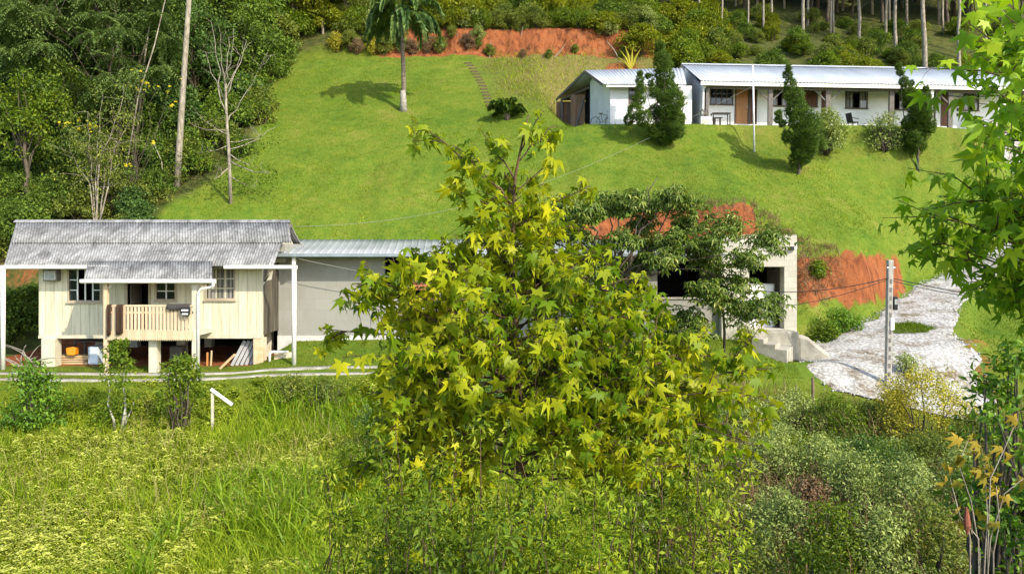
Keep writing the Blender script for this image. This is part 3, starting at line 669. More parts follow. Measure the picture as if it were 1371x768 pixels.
drape(ax(145.5, 24), ax(151, 24), 2.33, 1.36, yr - .02, M['cloth'], 'towel', 'narrow brown towel hanging at the post end of the porch rail', 'towel')
drape(ax(158, 24), ax(167, 24), 2.33, 1.40, yr - .02, M['cloth'], 'towel', 'wider dark brown towel hanging on the porch rail beside the narrow one', 'towel')
drape(ax(225, 24), ax(256, 24), 2.345, 2.20, yr - .02, M['greycloth'], 'blanket', 'charcoal blanket folded along the right part of the porch rail', 'blanket')
b = MB(); x0, x1 = ax(241, 23.85), ax(255, 23.85)
b.prism([(x0, 2.25), (x1, 2.27), (x1 - .01, 2.05), (x1 - .06, 1.97), (x0 + .08, 1.99), (x0 + .03, 2.08)], 23.80, 23.885, 'y')
bag = b.build('bag', M['black'], loc=(x0, 23.85, 2.0), bevel=.02); tag(bag, 'small black and white bag hanging over the porch rail', 'bag')
b = MB(); b.box(x0 + .07, x1 - .05, 23.785, 23.799, 2.15, 2.2); b.box(x0 + .09, x1 - .06, 23.785, 23.799, 2.03, 2.08); b.build('stripe', M['white'], bag)

# things under the house
gt = lambda x, y: float(ground(x, y))
def planks(x, y, rows, w, name, label, cat, cols, seed):
    r = random.Random(seed); t = thing(name, (x, y, gt(x, y)), label, cat)
    for k in range(rows):
        for j in range(3):
            b = MB(); yy = y + j * .2 + r.uniform(-.04, .04); z = gt(x, y) + k * .075 + .01; a = r.uniform(-.15, .15)
            b.bar((x - w / 2 + r.uniform(-.15, .15), yy, z + .03), (x + w / 2 + r.uniform(-.15, .15), yy + a, z + .03), .17, .055); b.build('plank', r.choice(cols), t)
    return t
M['orangewood'] = mat_plain('fresh_sawn_wood', (.55,.24,.07)); M['lightwood'] = mat_plain('light_wood', (.50,.36,.20))
planks(ax(93, 25.7), 25.9, 4, 1.05, 'lumber_pile', 'stack of orange and tan planks lying under the house', 'lumber', [M['orangewood'], M['lightwood'], M['lightwood']], 3)
x = ax(95, 25.75); z = gt(x, 25.9) + .33
b = MB(); b.prism([(x - .14, z), (x + .14, z), (x + .17, z + .24), (x + .06, z + .29), (x - .17, z + .25)], 25.72, 25.98, 'y')
o = b.build('fuel_can', M['orange'], loc=(x, 25.85, z), bevel=.03); tag(o, 'bright orange plastic can standing on the plank stack', 'can')
b = MB(); b.tube([(x + .08, 25.85, z + .27), (x + .08, 25.85, z + .36)], .035, 8); b.build('cap', M['black'], o)
x0, x1 = ax(118, 25.8), ax(131.5, 25.8); z = gt(x0, 25.9)
o = MB().box(x0, x1, 25.8, 26.25, z, z + .62).build('fridge', M['bluewhite'], loc=(x0, 26, z), bevel=.02); tag(o, 'small pale blue refrigerator standing under the house', 'refrigerator')
MB().box(x0 + .01, x1 - .01, 25.775, 25.799, z + .04, z + .36).build('door', M['bluewhite'], o, bevel=.008); MB().box(x0 + .01, x1 - .01, 25.775, 25.799, z + .375, z + .6).build('door', M['bluewhite'], o, bevel=.008)
MB().box(x0 + .03, x0 + .05, 25.755, 25.774, z + .2, z + .34).build('handle', M['steel'], o)
tb = thing('work_table', (ax(125, 26.8), 26.8, gt(-14.5, 26.8)), 'dark work table in the shade under the house', 'table')
z = gt(-14.5, 26.8); xa, xb = ax(104, 26.8), ax(152, 26.8)
MB().box(xa, xb, 26.5, 27.2, z + .68, z + .73).build('table_top', M['greywood'], tb)
for x in (xa + .06, xb - .06):
    for y in (26.55, 27.15): MB().box(x - .03, x + .03, y - .03, y + .03, z, z + .679).build('leg', M['greywood'], tb)
bo = MB().box(ax(227, 26.5), ax(243, 26.5), 26.5, 26.9, gt(-12, 26.6), gt(-12, 26.6) + .52).build('crate', M['greywood'], loc=(ax(235, 26.5), 26.7, gt(-12, 26.6)), bevel=.01); tag(bo, 'grey box in the shade behind the middle stilt of the house', 'crate')
sheet_m = mat_plain('grey_board', (.34,.34,.34), .7)
LBL = ['grey board leaning under the house, leftmost of the five', 'grey board leaning under the house, second from the left', 'grey board leaning under the house, middle of the five', 'grey board leaning under the house, second from the clay-stained pillar', 'grey board leaning under the house, next to the clay-stained pillar']
for i in range(5):
    xa = ax(311 + i * 5.5, 25.6); xb = ax(322 + i * 5, 25.6); y = 25.55 + .06 * i
    b = MB(); b.bar((xa, y, gt(xa, y)), (xb + .08, y + .25, gt(xa, y) + .82), .11, .03, up=(0, -1, .3))
    tag(b.build('leaning_board', sheet_m, loc=(xa, y, gt(xa, y))), LBL[i], 'board', 'boards leaning under the house')
b = MB(); xa, xb = ax(294, 24.9), ax(313, 25.3); b.bar((xa, 24.9, gt(xa, 24.9)), (xb, 25.4, gt(xb, 25.4) + .42), .09, .035); tag(b.build('plank', M['lightwood'], loc=(xa, 24.9, gt(xa, 24.9))), 'single pale plank slanting on the ground under the house', 'plank')
for i in range(2):
    x = ax(277.5 + 4.5 * i, 25.6); b = MB(); b.bar((x, 25.6, gt(x, 25.6) - .05), (x + .02 * i, 25.62, gt(x, 25.6) + .45 + .06 * i), .05, .05); tag(b.build('wooden_stake', M['orangewood'] if i == 0 else M['lightwood'], loc=(x, 25.6, gt(x, 25.6))), ('short reddish wooden stake upright under the house', 'pale wooden stake beside the reddish one under the house')[i], 'stake')
# dry branches left of the house
t = thing('dry_branch_heap', (ax(38, 25.4), 25.4, gt(-16.4, 25.4)), 'bare grey branches heaped beside the left stilt of the house', 'branches')
mb = MB(); r = random.Random(8)
for i in range(11):
    x = ax(r.uniform(26, 54), 25.4); z = gt(x, 25.4); p = [(x, 25.3, z)]
    dx, dz = r.uniform(-.35, .3), r.uniform(.12, .35)
    for k in range(4): p.append((p[-1][0] + dx + r.uniform(-.08, .08), p[-1][1] + r.uniform(-.1, .1), p[-1][2] + dz * (1 - .25 * k) + r.uniform(-.04, .04)))
    mb.tube(p, np.linspace(.022, .006, 5), 5)
mb.build('branch', mat_plain('dry_branch', (.30,.27,.23)), t)
# white bent pipe and clay block by the house corner
x0 = ax(361, 25.3); x1 = ax(386, 25.3); z0 = gt(x0, 25.3)
tag(MB().tube([(x0, 25.3, z0 - .1), (x0, 25.3, z0 + .22), (x0 + .03, 25.3, z0 + .31), (x0 + .12, 25.3, z0 + .33), (x1, 25.3, z0 + .33)], .045, 8).build('drain_pipe', M['gutter'], smooth=True, loc=(x0, 25.3, z0)), 'white bent drain pipe by the corner of the wooden house', 'pipe')
tag(MB().box(ax(367, 25.5), ax(390, 25.5), 25.45, 25.75, z0 - .2, z0 + .27).build('clay_block', M['clay'], bevel=.03, loc=(x0 + .3, 25.6, z0)), 'orange clay-stained block under the white bent pipe', 'block')

# ================================================================ CONCRETE BLOCK BUILDING
YB = 27.3; bx0, bx1 = ax(372, YB), ax(967, YB); zb = .4
blk = thing('block_building', (1.0, 29.5, .7), 'long grey concrete block building with open window bays and pale metal roof', 'building')
zo0 = az(400, YB); zo1 = az(343, YB)
o1 = (ax(515, YB), ax(585, YB), zo0, zo1); o2 = (ax(600, YB), ax(690, YB), zo0, zo1); o3 = (ax(705, YB), ax(790, YB), zo0, zo1); o4 = (ax(880, YB), ax(963, YB), az(398, YB), az(350, YB)); o5 = (ax(805, YB), ax(868, YB), az(398, YB), az(350, YB))
mb = MB(); wall_open(mb, bx0, bx1, zb + .55, 4.02, YB, YB + .2, [o1, o2, o3, o4, o5]); mb.build('wall', M['block'], blk)
MB().box(bx0 - .01, bx1, YB - .02, YB + .2, zb - .6, zb + .549).build('plinth', M['blockbase'], blk)
mb = MB(); mb.box(bx0, bx0 + .2, YB + .201, 32.2, zb - .3, 4.3); mb.box(bx0 + .201, bx1, 32.0, 32.2, zb - .3, 4.3); mb.build('wall', M['block'], blk)
MB().box(bx0 + .21, bx1 + 3, YB + .21, 31.99, .55, .75).build('floor', M['conc'], blk)
MB().box(bx0 + .21, bx1, 30.2, 30.3, .76, 3.9).build('interior_shade_sheet', M['dark'], blk)  # near-black sheet painting the shade inside the window bays
MB().box(ax(545, 27.42) - .03, ax(545, 27.42) + .05, 27.4, 27.5, zo0, zo1).build('window_post', M['greywood'], blk)
MB().box(ax(553, 27.44), ax(577, 27.44), YB + .12, YB + .26, az(388, 27.42), az(356, 27.42)).build('brick_infill', M['brick'], blk)
for o in (o1, o2, o3, o5, o4):
    MB().box(o[0] - .04, o[1] + .04, YB - .05, YB - .003, o[2] - .06, o[2] + .01).build('sill', M['conc'], blk)
Yf = 26.55; zf_ = 3.93
V1, F1 = sheet((ax(352, Yf), Yf, zf_), (ax(972, Yf), Yf, zf_), (ax(377, 32.4), 32.4, 4.5), (ax(936, 32.4), 32.4, 4.5), 90 * 8 + 1, 4, .012, ribs=(62, .035))
rf2 = mesh_np(V1, F1, 'roof', M['zinc'], blk)
gutter(ax(348, Yf), ax(972, Yf), Yf, zf_ - .03).build('gutter', M['zincedge'], blk)
mb = MB()
for x in np.linspace(-8.3, 7.2, 12): mb.bar((x, Yf + .05, zf_ - .08), (x, 32.3, 4.38), .08, .12)
mb.build('rafter', M['greywood'], blk)
mb = MB(); x = ax(393, 26.62); mb.box(x - .05, x + .07, 26.6, 26.72, 3.55, 3.85); mb.build('gutter_outlet', M['gutter'], blk)
mb = MB(); mb.box(ax(366, 27.1), ax(384, 27.1), 27.05, YB - .001, az(351, 27.1), az(345, 27.1)); mb.build('wall_lamp', M['steel'], blk)
# end block with the doorway
cb = thing('entrance_block', (9.2, 29, .9), 'pale new concrete block room with flat top and open doorway above steps', 'building')
YC = 27.0; c0x, c1x = ax(966, YC), ax(1067, YC); ztop = az(316, YC)
dop = (ax(1003, YC), ax(1050, YC), az(440, YC), az(357, YC))
mb = MB(); wall_open(mb, c0x, c1x, .2, ztop, YC, YC + .45, [dop]); mb.build('wall', M['blocknew'], cb, bevel=.008)
mb = MB(); mb.box(c1x - .2, c1x, YC + .451, 31.2, .2, ztop); mb.box(c0x, c0x + .2, YC + .451, 31.2, .2, ztop); mb.box(c0x + .201, c1x - .201, 31.0, 31.2, .2, ztop); mb.build('wall', M['blocknew'], cb)
MB().box(c0x + .01, c1x - .01, YC + .01, 31.19, ztop + .002, ztop + .05).build('roof_slab', M['conc'], cb)
MB().box(c0x + .21, c1x - .21, 29.6, 29.65, 1.2, ztop - .03).build('interior_shade_sheet', M['dark'], cb)  # doorway darkness painted on an added sheet
MB().box(c0x + .21, c1x - .21, YC + .46, 30.9, 1.0, dop[2] - .01).build('floor', M['conc'], cb)
fx = ax(1062, 26.9); fz = az(332, 26.9)
fl = MB().box(fx - .10, fx + .02, 26.86, 26.96, fz - .07, fz + .06).build('floodlight', M['black'], cb, bevel=.01)
MB().box(fx - .0, fx + .04, 26.97, 26.999, fz - .04, fz + .05).build('bracket', M['steel'], fl); MB().box(fx + .025, fx + .12, 26.85, 26.95, fz - .03, fz + .06).build('lens', M['white'], fl)
d = thing('metal_door', (ax(1019, 27.6), 27.6, dop[2]), 'pale framed metal panel standing inside the dark doorway of the block room', 'door panel')
p0, p1, q0, q1 = ax(1004, 27.6), ax(1035, 27.6), az(438, 27.6), az(381, 27.6)
MB().box(p0, p1, 27.6, 27.63, q0, q1).build('panel', M['white'], d)
mb = MB(); mb.box(p0 - .04, p0 - .001, 27.58, 27.65, q0, q1 + .04); mb.box(p1 + .001, p1 + .04, 27.58, 27.65, q0, q1 + .04); mb.box(p0, p1, 27.58, 27.65, q1 + .001, q1 + .04); mb.build('frame', M['steel'], d)
# steps going down to the right
st = thing('concrete_steps', (ax(1030, 26.4), 26.4, .6), 'pale concrete landing and three steps below the open doorway', 'steps')
MB().box(ax(1001, 26.8), ax(1068, 26.4), 26.3, 26.995, .2, dop[2] - .03).build('landing', M['conc'], st, bevel=.015)
dirv = np.array([.86, -.51]); sid = np.array([.51, .86])
o0 = np.array([ax(1010, 26.2), 26.1])
for k in range(3):
    a = o0 + dirv * (.38 * k); zt = dop[2] - .03 - .155 * (k + 1)
    c = [a - sid * .55, a + sid * (.12 + .2 * k), a + sid * (.12 + .2 * k) + dirv * .40, a - sid * .55 + dirv * .40]
    b = MB(); b.prism([tuple(p) for p in c][::-1], -.3, zt, 'z'); b.build('step', M['conc'], st, bevel=.012)
b = MB(); xa, xb, xc = ax(1069, 26.3), ax(1084, 26.2), ax(1114, 26.0); zt0 = dop[2] - .16
b.add([(xa, 26.35, zt0), (xb, 26.3, zt0 - .06), (xc - .35, 26.2, .66), (xc, 26.15, .42), (xc, 26.15, -.3), (xa, 26.3, -.3), (xa, 26.95, zt0), (xb, 26.95, zt0 - .04), (xc - .3, 26.95, .8), (xc + .1, 26.9, .5), (xc + .1, 26.9, -.3), (xa, 26.95, -.3)], [(0,5,4,3,2,1), (6,7,8,9,10,11), (0,1,7,6), (1,2,8,7), (2,3,9,8), (3,4,10,9), (0,6,11,5)])
tag(b.build('retaining_curb', M['conc'], loc=(xa, 26.4, .3), bevel=.09), 'sloping grey concrete curb tapering into the gravel right of the steps', 'curb')

# ================================================================ UPPER WHITE ROW BUILDING
YU, YV = 43.3, 42.0; zfl = 11.05; s = YU / 1000
up = thing('row_building', (ax(915, 42.0), 42.0, zfl), 'long white single storey building with pale metal roof and a timber posted veranda', 'building')
ux0 = 10.5; ux1 = 28.6; zt_ = 13.75
def U_(a, b, c, d): return (ax(a, YU), ax(b, YU), az(d, YU) + .0, az(c, YU))
# the picture tilts by about one degree here: x-dependent correction so that the building can be rotated afterwards
til = math.tan(R(1.0))
def T_(a, b, c, d, y=YU):
    x0, x1 = ax(a, y), ax(b, y); k = til * ((x0 + x1) / 2 - ux0); return (x0, x1, az(d, y) + k, az(c, y) + k)
A = T_(951, 980, 118, 139); D1 = T_(983, 1013, 117, 166); Bw = T_(1034, 1053, 120, 141); Cd = T_(1076, 1093, 118, 142); D2 = T_(1099, 1111, 119, 168); Cw = T_(1132, 1160, 122, 144); Dw = T_(1197, 1218, 123, 146); D3 = T_(1237, 1252, 123, 169); D4 = T_(1259, 1273, 123, 169); Gw = T_(1290, 1309, 125, 147)
ops = [A, D1, Bw, Cd, D2, Cw, Dw, D3, D4, Gw]
ops = [(o[0], o[1], max(o[2], zfl + .001) if (o in (D1, D2, D3, D4)) else o[2], o[3]) for o in ops]
mb = MB(); wall_open(mb, ux0 + .2, ux1, zfl - .5, zt_, YU, YU + .18, ops); mb.build('wall', M['plaster'], up)
mb = MB()
for xw in (ux0 + .2, ux1 - .2): mb.prism([(YU + .181, zfl - .5), (50, zfl - .5), (50, 13.6), (46.5, 15.35), (YU + .181, 13.75)], xw, xw + .18, 'x')
mb.prism([(42.0, zfl - .5), (YU - .001, zfl - .5), (YU - .001, 13.72), (42.0, 13.35)], ux0 + .205, ux0 + .375, 'x')
mb.box(ux0 + .381, ux1, 49.8, 50, zfl - .5, 13.6); mb.build('end_wall', M['plaster'], up)
MB().box(ux0 + .39, ux1 - .21, 45.4, 45.45, zfl, zt_ - .1).build('interior_shade_sheet', M['dark'], up)  # black sheet standing in for shade behind doors and windows
MB().box(ux0 - .1, ux1 + .3, 41.75, YU - .002, zfl - .5, zfl - .01).build('veranda_floor', M['conc'], up, bevel=.02)
MB().box(ux0 + .39, ux1 - .21, YU + .19, 49.7, zfl - .2, zfl - .012).build('floor', M['conc'], up)
V1, F1 = sheet((ux0, 41.65, 13.46), (ux1 + .6, 41.65, 13.46), (ux0, 46.5, 15.55), (ux1 + .6, 46.5, 15.55), 95 * 8 + 1, 3, .012, wave=(95, .022))
ur = mesh_np(V1, F1, 'roof', M['uproof'], up, smooth=True)
V1, F1 = sheet((ux0, 46.52, 15.55), (ux1 + .6, 46.52, 15.55), (ux0, 51.0, 13.5), (ux1 + .6, 51.0, 13.5), 95 * 8 + 1, 2, .012, wave=(95, .022))
mesh_np(V1, F1, 'roof', M['uproof'], up, smooth=True)
mb = MB(); mb.prism([(46.3, 15.51), (46.5, 15.63), (46.7, 15.51)], ux0 - .02, ux1 + .6, 'x'); mb.build('ridge_cap', M['uproof'], ur)
mb = MB(); mb.box(ux0, ux1 + .5, 41.68, 41.74, 13.22, 13.415); mb.build('fascia', M['gutter'], up)
mb = MB(); mb.box(ux0 + .4, ux1 + .4, 42.0, 42.14, 13.12, 13.27); mb.build('beam', M['greywood'], up)
mb = MB()
for x in np.arange(ux0 + .3, ux1 + .5, 1.15): mb.bar((x, 41.75, 13.40), (x, 46.4, 15.42), .07, .11)
mb.build('rafter', M['greywood'], up)
def frame_door(o, mat, lab=None):
    x0, x1, z0, z1 = o; z0 = max(z0, zfl); m = MB(); m.box(x0 + .001, x0 + .07, YU - .02, YU + .1, z0, z1); m.box(x1 - .07, x1 - .001, YU - .02, YU + .1, z0, z1); m.box(x0 + .071, x1 - .071, YU - .02, YU + .1, z1 - .07, z1 - .001)
    d = m.build('door', M['winwood'], up)
    p = MB(); p.box(x0 + .072, x1 - .072, YU + .03, YU + .08, z0 + .01, z1 - .072)
    h = z1 - z0
    p.box(x0 + .14, x1 - .14, YU + .018, YU + .029, z0 + .15, z0 + h * .42); p.box(x0 + .14, x1 - .14, YU + .018, YU + .029, z0 + h * .5, z1 - .2)
    p.build('door_leaf', mat, d); MB().box(x1 - .15, x1 - .11, YU - .02, YU + .017, z0 + .95, z0 + 1.05).build('handle', M['steel'], d)
    if lab: d['label'] = lab
D1a = (D1[0], D1[0] + (D1[1] - D1[0]) * .66, D1[2], D1[3]); D1b = (D1[0] + (D1[1] - D1[0]) * .66 + .002, D1[1], D1[2], D1[3])
frame_door(D1a, M['doorwood'], 'light varnished wooden door'); frame_door(D1b, M['doordark']); frame_door(D2, M['doordark']); frame_door(D3, M['doordark']); frame_door(D4, M['doordark'])
window(up, *A, YU, M['winwood'], M['glass'], 4, 1, fw=.05); window(up, *Bw, YU, M['winwood'], M['olive'], 3, 1, fw=.05, skip=(1,))
window(up, *Cd, YU, M['winwood'], M['doordark'], 3, 1, fw=.05, label='window closed by brown wooden shutters'); window(up, *Cw, YU, M['winwood'], M['curtain'], 3, 1, fw=.05, skip=(1,)); window(up, *Dw, YU, M['winwood'], M['olive'], 3, 1, fw=.05, skip=(0,)); window(up, *Gw, YU, M['winwood'], M['curtain'], 3, 1, fw=.05, skip=(1,))
for px, tall in ((945, 0), (1031, 1), (1108, 1), (1193, 0), (1272, 1)):
    x = ax(px, 42.05); p = MB(); p.box(x - .13, x + .13, 42.0, 42.16, zfl - .01, 13.12); po = p.build('veranda_post', M['greywood'], up, bevel=.01)
    if tall:
        for sg in (-1, 1): MB().bar((x + .13 * sg, 42.08, 12.55), (x + .75 * sg, 42.08, 13.14), .07, .08, up=(0, 1, 0)).build('brace', M['greywood'], po)
x = ax(1247, 41.9); MB().box(x - .07, x + .07, 41.84, 41.98, zfl - .3, 13.22).build('veranda_post', M['white'], up)['label'] = 'thin white veranda post'
k = til * (ax(1283, YU) - ux0)
for i, py in enumerate((133, 140, 146.5, 153.5)):
    b = MB(); xx = ax(1282.5, YU); zz = az(py, YU) + k; b.box(xx - .09, xx + .09, YU - .03, YU - .001, zz - .09, zz + .09); b.build('meter_box', M['winwood'] if i else M['steel'], up)
bpy.context.view_layer.update(); up.rotation_euler[1] = R(1.0)

def chair(x, y, z, rot, label):
    t = thing('plastic_chair', (x, y, z), label, 'chair', 'chairs on the veranda'); 
    for dx in (-.2, .2):
        for dy in (-.2, .2): MB().bar((x + dx, y + dy, z), (x + dx * .85, y + dy * .85, z + .42), .04, .04).build('leg', M['black'], t)
    MB().box(x - .23, x + .23, y - .23, y + .23, z + .421, z + .455).build('seat', M['black'], t, bevel=.01)
    b = MB(); b.bar((x, y + .2, z + .456), (x, y + .34, z + .95), .44, .03, up=(0, -1, 0)); b.build('backrest', M['black'], t)
    for dx in (-.23, .23): MB().bar((x + dx, y - .2, z + .62), (x + dx, y + .25, z + .66), .04, .03).build('armrest', M['black'], t)
    t.rotation_euler[2] = rot
chair(ax(1142, 42.6), 42.6, zfl - .22, 1.9, 'dark plastic chair alone against the white wall under the curtained window')
chair(ax(1309, 42.6), 42.6, zfl - .3, .4, 'dark plastic chair at the far end of the veranda by the last window')
x = ax(965, 42.5); z = zfl - .03
t = thing('veranda_table', (x, 42.5, z), 'thin legged dark table on the veranda beside the light wooden door', 'table')
MB().box(x - .52, x + .5, 42.25, 42.8, z + .72, z + .76).build('table_top', M['black'], t)
for dx in (-.48, .46):
    for dy in (42.29, 42.76): MB().box(x + dx - .025, x + dx + .025, dy - .025, dy + .025, z, z + .719).build('leg', M['black'], t)
x2 = x - .25
t = thing('stool', (x2, 42.1, z), 'small dark stool in front of the thin legged veranda table', 'stool')
MB().box(x2 - .3, x2 + .2, 42.0, 42.22, z + .40, z + .44).build('seat', M['black'], t)
for dx in (-.2, .1): MB().box(x2 + dx - .03, x2 + dx + .03, 42.03, 42.19, z, z + .399).build('leg', M['black'], t)
x0, x1 = ax(938, 41.5), ax(952, 41.5); z = float(ground(x0, 41.55)) - .05
t = MB().box(x0, x1, 41.4, 41.7, z, z + .5).build('outdoor_unit', M['white'], loc=(x0, 41.5, z), bevel=.02); tag(t, 'squat white box at the veranda edge below the first post', 'box')
MB().box(x0 + .08, x1 - .1, 41.385, 41.399, z + .1, z + .34).build('grille', M['pale'], t)
xm = (x0 + x1) / 2
t = thing('pedestal_fan', (xm, 41.75, zfl), 'round dark fan standing by the first veranda post', 'fan')
a = np.linspace(0, 2 * math.pi, 21); MB().tube([(xm + .22 * math.cos(q), 41.8, zfl + .62 + .22 * math.sin(q)) for q in a], .018, 6).build('cage', M['black'], t)
for q in range(3):
    b = MB(); c, s_ = math.cos(q * 2.09), math.sin(q * 2.09); b.bar((xm, 41.8, zfl + .62), (xm + .19 * c, 41.81, zfl + .62 + .19 * s_), .09, .012, up=(0, 1, 0)); b.build('blade', M['greywood'], t)
MB().tube([(xm, 41.82, zfl), (xm, 41.82, zfl + .6)], .025, 8).build('stand', M['black'], t)

# ---------------------------------------------------------------- annex with the open shed
an = thing('annex', (7, 43.5, 11.1), 'small white outbuilding with metal roof and an open timber shed at its end', 'outbuilding')
YA = 42.35; zA = 11.0
ax0, ax1 = ax(817, YA), 10.2
wA = (ax(842, YA), ax(851, YA), az(140, YA), az(118, YA))
mb = MB(); wall_open(mb, ax0, ax1, zA - .4, 13.3, YA, YA + .15, [wA]); mb.build('wall', M['plaster'], an)
window(an, *wA, YA, M['trim'], M['olive'], 1, 1, fw=.04)
gx, gy2 = ax(790, 46.0), 46.0
mb = MB(); mb.add([(ax0, YA + .151, zA - .4), (gx, gy2, zA - .4), (gx, gy2, 14.3), (gx + .2, 45.0, 14.58), (ax0, YA + .151, 13.35), (ax0 + .15, YA + .151, zA - .4), (gx + .15, gy2, zA - .4), (gx + .15, gy2, 14.3), (gx + .35, 45.0, 14.58), (ax0 + .15, YA + .151, 13.35)], [(0,1,2,3,4), (5,9,8,7,6), (0,4,9,5), (1,6,7,2), (4,3,8,9), (3,2,7,8), (0,5,6,1)]); mb.build('end_wall', M['plaster'], an)
V1, F1 = sheet((ax(808, 41.75), 41.75, 13.28), (9.75, 41.75, 13.28), (ax(783, 45.0), 45.0, 14.82), (10.3, 45.0, 14.95), 30 * 8 + 1, 3, .012, wave=(28, .022)); ra = mesh_np(V1, F1, 'roof', M['uproof'], an, smooth=True)
V1, F1 = sheet((ax(783, 45.02), 45.02, 14.82), (10.3, 45.02, 14.95), (ax(745, 49.2), 49.2, 13.95), (9.6, 49.2, 13.95), 30 * 8 + 1, 2, .012, wave=(28, .022)); mesh_np(V1, F1, 'roof', M['uproof'], an, smooth=True)
mb = MB(); mb.bar((ax(808, 41.75) - .02, 41.75, 13.22), (ax(783, 45.0) - .02, 45.0, 14.74), .04, .16); mb.bar((ax(783, 45.0) - .02, 45.05, 14.72), (ax(745, 49.2) - .02, 49.2, 13.86), .04, .16); mb.build('barge_board', M['greywood'], an)
MB().box(ax(812, 41.8), 9.7, 41.8, 41.85, 13.12, 13.25).build('fascia', M['gutter'], an)
mb = MB(); mb.bar((ax(790, 46.5), 46.5, 14.1), (ax(752, 48.8), 48.8, 13.8), .12, .14); mb.bar((ax(752, 48.8), 48.8, 13.82), (9.4, 48.9, 13.82), .12, .14)
for px, y in ((752, 48.8), (771, 48.0)): mb.bar((ax(px, y), y, 10.8), (ax(px, y), y, 13.8), .14, .14)
mb.bar((ax(768, 46.6), 46.6, 11.0), (ax(781, 46.2), 46.2, 13.3), .10, .10)
mb.build('shed_frame', M['greywood'], an)
mb = MB(); mb.box(ax(764, 46.9), ax(783, 46.9), 46.9, 46.96, 11.0, az(127, 46.9)); mb.build('shed_panel', M['shedwood'], an)
MB().box(ax(784, 47.2), 9.5, 47.2, 47.3, 11.0, 14.2).build('shed_back', M['dark'], an)  # near-black sheet, shade inside the shed put into its colour
MB().box(ax(745, 48.9), 9.5, 49.0, 49.1, 10.8, 13.7).build('shed_back', M['shedwood'], an)

# a parked bicycle against the annex's shaded end wall
xb, yb = ax(808, 42.6), 42.9; zz = float(ground(xb, yb))
t = thing('bicycle', (xb, yb, zz), 'dark bicycle leaning at the corner of the white outbuilding', 'bicycle')
for i, c in enumerate((-.42, .42)):
    MB().tube([(xb + c + .3 * math.cos(q) * .9, yb - .1 * c, zz + .32 + .3 * math.sin(q)) for q in np.linspace(0, 2 * math.pi, 19)], .018, 5).build('wheel', M['black'], t)
mb = MB()
for p, q in (((-.42, .32), (-.12, .75)), ((-.12, .75), (.32, .72)), ((.32, .72), (0, .3)), ((0, .3), (-.12, .78)), ((-.42, .32), (0, .3)), ((.42, .32), (.30, .9))): mb.tube([(xb + p[0], yb, zz + p[1]), (xb + q[0], yb, zz + q[1])], .018, 6)
mb.build('frame', M['greywood'], t); MB().box(xb - .24, xb, yb - .06, yb + .06, zz + .79, zz + .84).build('saddle', M['black'], t, bevel=.02); MB().tube([(xb + .22, yb - .25, zz + .92), (xb + .30, yb, zz + .92), (xb + .22, yb + .25, zz + .92)], .016, 6).build('handlebar', M['black'], t)

# ================================================================ POLES, POSTS, WIRES, STEPS
Yq = 24.0; x = ax(1188.5, Yq); x2 = ax(1191.5, Yq); z0 = float(ground(x, Yq)) - .3; z1 = az(348, Yq)
t = thing('utility_pole', (x, Yq, z0), 'slim grey concrete utility pole with a small meter box beside the gravel driveway', 'utility pole')
mb = MB(); mb.bar((x, Yq, z0), (x2, Yq, z1), .17, .17); pl_ = mb.build('pole', M['pole'], t, bevel=.02)
b = MB()
for k in range(int((z1 - z0 - .85) / .27)):
    z = z0 + .6 + k * .27; b.box(x + (x2 - x) * (z - z0) / (z1 - z0) - .035, x + (x2 - x) * (z - z0) / (z1 - z0) + .035, Yq - .093, Yq - .086, z, z + .14)
b.build('recess_shade_plate', M['greywood'], pl_)  # raised dark plates; shade of the recesses put into their colour
zb_ = az(405, Yq); b = MB(); b.box(x2 + .07, x2 + .20, Yq - .12, Yq + .08, zb_ - .23, zb_ + .2); mbx = b.build('meter_box', M['black'], t, bevel=.02); MB().box(x2 + .09, x2 + .18, Yq - .135, Yq - .121, zb_ - .05, zb_ + .12).build('window', M['steel'], mbx)
MB().box(x2 - .03, x2 + .09, Yq - .115, Yq - .09, az(441, Yq), az(425, Yq)).build('number_plate', M['white'], t)
MB().tube([(x2 - .13, Yq - .05, z1 - .25), (x2 + .13, Yq - .05, z1 - .25)], .035, 8).build('insulator', M['steel'], t)
def wire(pts, r, mat, label, name='wire', n=40, sag=0):
    P = np.array(pts, float)
    if len(P) == 2:
        tt = np.linspace(0, 1, n); Q = P[0] + (P[1] - P[0]) * tt[:, None]; Q[:, 2] -= sag * 4 * tt * (1 - tt)
    else:
        t0 = np.cumsum(np.r_[0, np.linalg.norm(np.diff(P, axis=0), axis=1)]); t0 /= t0[-1]; co = [np.polyfit(t0, P[:, k], len(P) - 1) for k in range(3)]
        tt = np.linspace(0, 1, n); Q = np.stack([np.polyval(c, tt) for c in co], 1)
    return tag(MB().tube(Q, r, 5).build(name, mat, smooth=True, loc=tuple(Q[0])), label, 'cable')
top = at(1190, 372, Yq - .05); top[1] = Yq - .05
wire([top, at(1002, 388, 26.9)], .014, M['wire'], 'dark cable sagging from the utility pole to the doorway block', sag=.22)
wire([at(1189, 374, Yq), at(905, 408, 26.9)], .010, M['wire'], 'thin dark cable from the utility pole running low across the doorway block', sag=.5)
wire([at(1193, 372, Yq), at(1480, 418, 20)], .014, M['wire'], 'upper of two dark cables running from the utility pole to the right', sag=.1)
wire([at(1193, 375, Yq), at(1480, 402, 21)], .012, M['wire'], 'lower of two dark cables running from the utility pole to the right', sag=.28)
wire([at(1017, 111, 41.7), at(828, 204, 38.5), at(600, 281, 32), at(397, 303, 27.2)], .0065, M['palewire'], 'long pale cable sweeping down the lawn from the veranda to the wooden house', n=70)
wire([at(399, 346, 26.5), at(592, 381, 26.6)], .012, M['palewire'], 'pale cable sagging along the block wall from the gutter corner', sag=.06)
